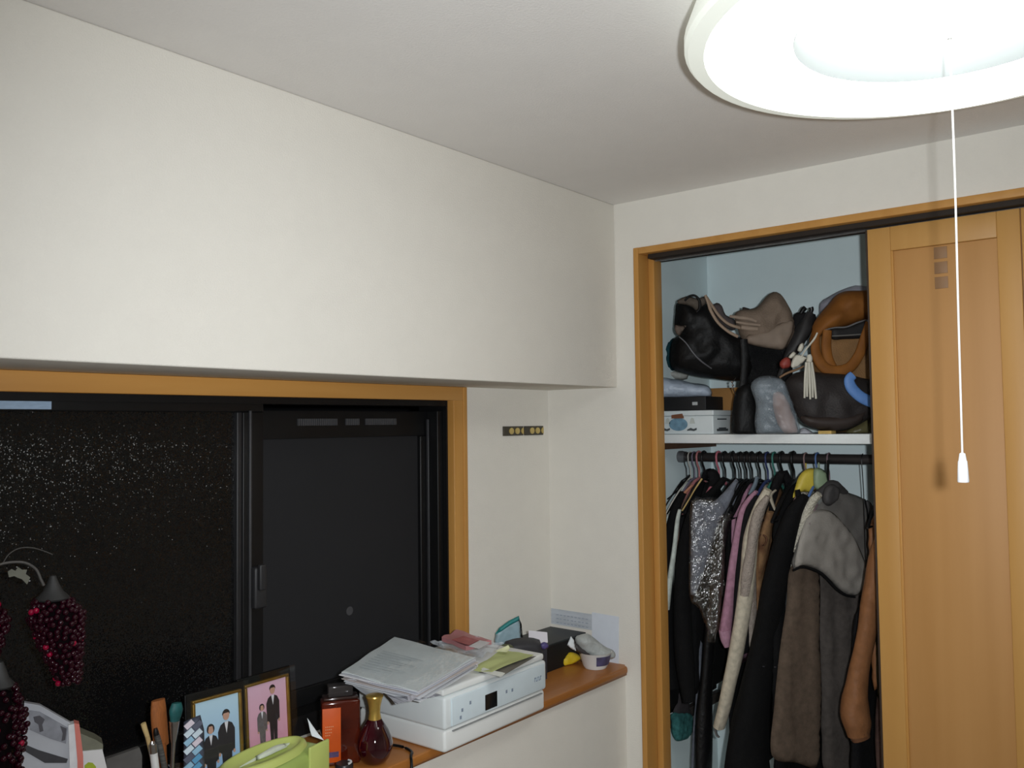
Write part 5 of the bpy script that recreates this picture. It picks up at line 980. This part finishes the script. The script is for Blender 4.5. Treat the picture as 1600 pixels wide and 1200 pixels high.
# ------------------------------------------------------------------ boxes at the left end
FL_ = ((-1.724,0.12,1.122),-22)
g = fthing(FL_, 'booklet', 'white booklet with grey printed picture leaning at the far left', 'booklet')
prism('cover', [(-0.0432,0.077),(-0.0192,0.0686),(0.0343,0.0256),(0.0308,-0.0305),(0.03,-0.1636),(-0.0484,-0.1455)], 0, 0.012, M('booklet_white', (166, 168, 174), 0.5, 0.05, 20), g)
prism('picture', O(-0.001,[(-0.0361,0.0627),(-0.0191,0.0576),(0.0261,0.0217),(0.0233,-0.0061),(-0.0024,0.0076),(-0.0347,0.029)]), -0.0006, 0.001, M('picture_grey', (140, 142, 150), 0.5, 0.25, 30), g)
prism('printed_emblem', O(-0.0016,[(-0.029,0.0505),(-0.019,0.0511),(-0.0109,0.0429),(-0.0148,0.0346),(-0.0127,0.0231),(-0.0187,0.0219),(-0.0208,0.0357),(-0.0269,0.0412)]), -0.0006, 0.0006, M('emblem_dark', (70, 68, 74), 0.6), g)
prism('printed_emblem', O(-0.0016,[(0.0137,0.0274),(0.024,0.0211),(0.0221,0.001),(0.016,-0.0001),(0.0179,0.0131)]), -0.0006, 0.0006, M('emblem_dark', (70, 68, 74), 0.6), g)
prism('dark_band', O(-0.001,[(-0.0443,0.0063),(-0.0203,-0.0093),(0.0266,-0.0339),(0.0246,-0.0403),(-0.01,-0.0336),(-0.0442,-0.0048)]), -0.0006, 0.001, M('band_dark', (52, 52, 56), 0.6), g)
FR_ = ((-1.69,0.1,1.105),-22)
g = fthing(FR_, 'folder', 'salmon pink folder with white edge standing beside the booklet', 'folder')
prism('white_edge', O(-0.002,[(-0.0123,0.0451),(-0.003,0.0457),(0.004,-0.0338),(0.0052,-0.1581),(-0.0092,-0.1547),(-0.0094,-0.0311)]), 0, 0.02, M('edge_white', (206, 206, 208), 0.6), g)
prism('salmon_cover', O(-0.003,[(-0.003,0.0472),(0.0053,0.0434),(0.012,-0.0123),(0.0166,-0.1604),(0.0052,-0.1577),(0.0028,-0.0219)]), 0, 0.022, M('cover_salmon', (196, 112, 100), 0.5, 0.05), g)
FWB = ((-1.638,0.13,1.06),-22)
g = fthing(FWB, 'small_carton', 'white carton with a green circle and olive top behind the folder', 'box')
prism('carton', [(-0.0243,0.0236),(0.0103,0.0206),(0.0182,-0.0151),(0.0204,-0.1449),(-0.0207,-0.1353)], 0, 0.05, M('carton_white', (200, 200, 200), 0.5, 0.02), g)
prism('green_circle', O(-0.0006,[(-0.0198,-0.0028),(-0.0134,0.0018),(-0.0059,-0.0008),(-0.0004,-0.0089),(-0.0003,-0.0207),(-0.0089,-0.026),(-0.0186,-0.0193)]), -0.0004, 0.0005, M('circle_lime', (150, 166, 40), 0.5), g)
prism('olive_top', O(0.003,[(-0.0266,0.0558),(-0.0006,0.0394),(0.0115,0.0289),(0.0116,0.0183),(-0.0241,0.0214)]), 0, 0.04, M('top_olive', (108, 108, 92), 0.6, 0.1), g)
FGS = ((-1.558,0.19,1.023),-10)
g = fthing(FGS, 'grey_sleeve', 'grey paper sleeve standing between the carton and the brushes', 'sleeve')
prism('sleeve', [(-0.0292,0.0119),(-0.0004,0.0146),(0.0339,0.0185),(0.039,0.0021),(0.04,-0.1367),(-0.0257,-0.1168)], 0, 0.012, M('sleeve_grey', (92, 90, 88), 0.6, 0.15, 30), g)

# ------------------------------------------------------------------ beaded grape ornaments
BEAD = M('bead_ruby', (44, 2, 18), 0.11, 0.3, 60, rgb2=(14, 1, 6), spec=0.4)
BEADR = M('bead_ruby_bright', (150, 6, 50), 0.10, 0.3, 60, spec=0.6)
WIRE = M('wire_pewter', (92, 90, 88), 0.45, 0.1, metal=0.5); CAPM = M('cap_pewter', (48, 48, 48), 0.6, 0.2, 40)
bmb = bmesh.new(); bmesh.ops.create_uvsphere(bmb, u_segments=10, v_segments=7, radius=1.0)
proto = bpy.data.meshes.new('grape'); bmb.to_mesh(proto); bmb.free()
for p in proto.polygons: p.use_smooth = True
proto.materials.append(BEAD)
protoR = proto.copy(); protoR.materials.clear(); protoR.materials.append(BEADR)
def cluster(t, cx, cy, cz, R, Lg, n, seed, br=0.0052, skew=0.0, tip=0.35):
    rng = random.Random(seed); pts = []; tries = 0
    while len(pts) < n and tries < 40000:
        tries += 1
        s = rng.random(); rr = R * (1 - (1 - tip) * s) * (0.55 + 0.45 * min(1, s * 5)) * (0.8 + 0.2 * rng.random()); a = rng.random() * 2 * pi
        p = Vector((cx + rr * cos(a) + skew * s, cy + rr * 0.8 * sin(a), cz - Lg * s))
        if all((p - q).length > br * 1.42 for q in pts): pts.append(p)
    for k, p in enumerate(pts):
        o = bpy.data.objects.new('grape', protoR if rng.random() < 0.05 else proto); COL.objects.link(o); o.parent = t; o.location = p; o.scale = (br, br, br)
    c = lathe('core', [(0, 0), (R * 0.42, -0.01), (R * 0.46, -Lg * 0.2), (R * 0.42 * (tip + .2), -Lg * .9), (0, -Lg * 0.98)], M('core_dark', (9, 3, 5), 0.9, spec=0.1), t, 16, at=(cx + skew * 0.5, cy, cz))
GY = 0.06
st = thing('ornament_stand', 'dark wire stand carrying the ruby grape ornaments at the left edge', 'stand', (-1.95, GY, SH))
tube('post', [(0, 0, 0.012, 0.004), (0, 0, 0.30, 0.004), (0.02, 0, 0.50, 0.004), (0.07, 0, 0.545, 0.0035)], WIRE, st, seg=8)
lathe('base', [(0, 0.0006), (0.07, 0.0006), (0.07, 0.006), (0.01, 0.014), (0, 0.014)], WIRE, st, 28)
def orn(label, caps, n, seed, R, Lg, stem, skew, leafpts=None, extra=None, tip=0.35):
    t = thing('grape_ornament', label, 'ornament', caps, group='ruby grape ornaments')
    cluster(t, 0, 0, -0.022, R, Lg, n, seed, skew=skew, tip=tip)
    lathe('cap', [(0, 0.020), (0.005, 0.018), (0.010, 0.004), (R * 0.30, -0.008), (R * 0.50, -0.020), (R * 0.45, -0.023), (0, -0.012)], CAPM, t, 20)
    tube('stem', [loc(p, t) + (p[3],) for p in stem], WIRE, t, seg=8)
    return t
o1 = orn('beaded ruby grape ornament under a pewter leaf before the window', (-1.751,0.06,1.409), 290, 1, 0.054, 0.150, [(-1.766,0.06,1.413,0.0029),(-1.771,0.06,1.424,0.0026),(-1.779,0.06,1.442,0.0024),(-1.796,0.06,1.455,0.0024),(-1.816,0.06,1.459,0.0024),(-1.836,0.06,1.458,0.0023),(-1.858,0.06,1.452,0.0023)], 0.030)
FLF = ((-1.809,0.058,1.44),0)
lf = prism('leaf', [(-0.0161,0.0048),(-0.0101,0.0083),(-0.0041,0.0043),(-0.0001,0.0101),(0.0061,0.005),(0.0143,0.0039),(0.0123,-0.0033),(0.0196,-0.0098),(0.0146,-0.0209),(0.0063,-0.0111),(0.0002,-0.0081),(-0.006,-0.004),(-0.014,-0.005)], -0.001, 0.001, M('leaf_pewter', (96, 96, 86), 0.6, 0.1), None)
lf.parent = o1; lf.location = Vector(FLF[0]) - o1.location
tw = tube('tendril', [loc(p, o1) + (p[3],) for p in [(-1.832,0.06,1.459,0.001),(-1.823,0.06,1.473,0.001),(-1.807,0.06,1.481,0.001),(-1.788,0.06,1.48,0.001),(-1.769,0.06,1.473,0.0009),(-1.752,0.06,1.464,0.0009)]], WIRE, o1, seg=6)
o2 = orn('beaded ruby grape ornament cut off by the left picture edge', (-1.863,0.06,1.417), 220, 2, 0.048, 0.13, [(-1.863,0.06,1.424,0.0025),(-1.863,0.06,1.443,0.0023),(-1.86,0.06,1.453,0.0023)], 0.0)
o3 = orn('lowest beaded ruby grape ornament, reaching down to the counter', (-1.842,0.04,1.284), 290, 3, 0.046, 0.250, [(-1.84,0.045,1.289,0.0025),(-1.852,0.045,1.308,0.0023),(-1.869,0.045,1.332,0.0023),(-1.888,0.045,1.361,0.0023)], -0.004, tip=0.75)
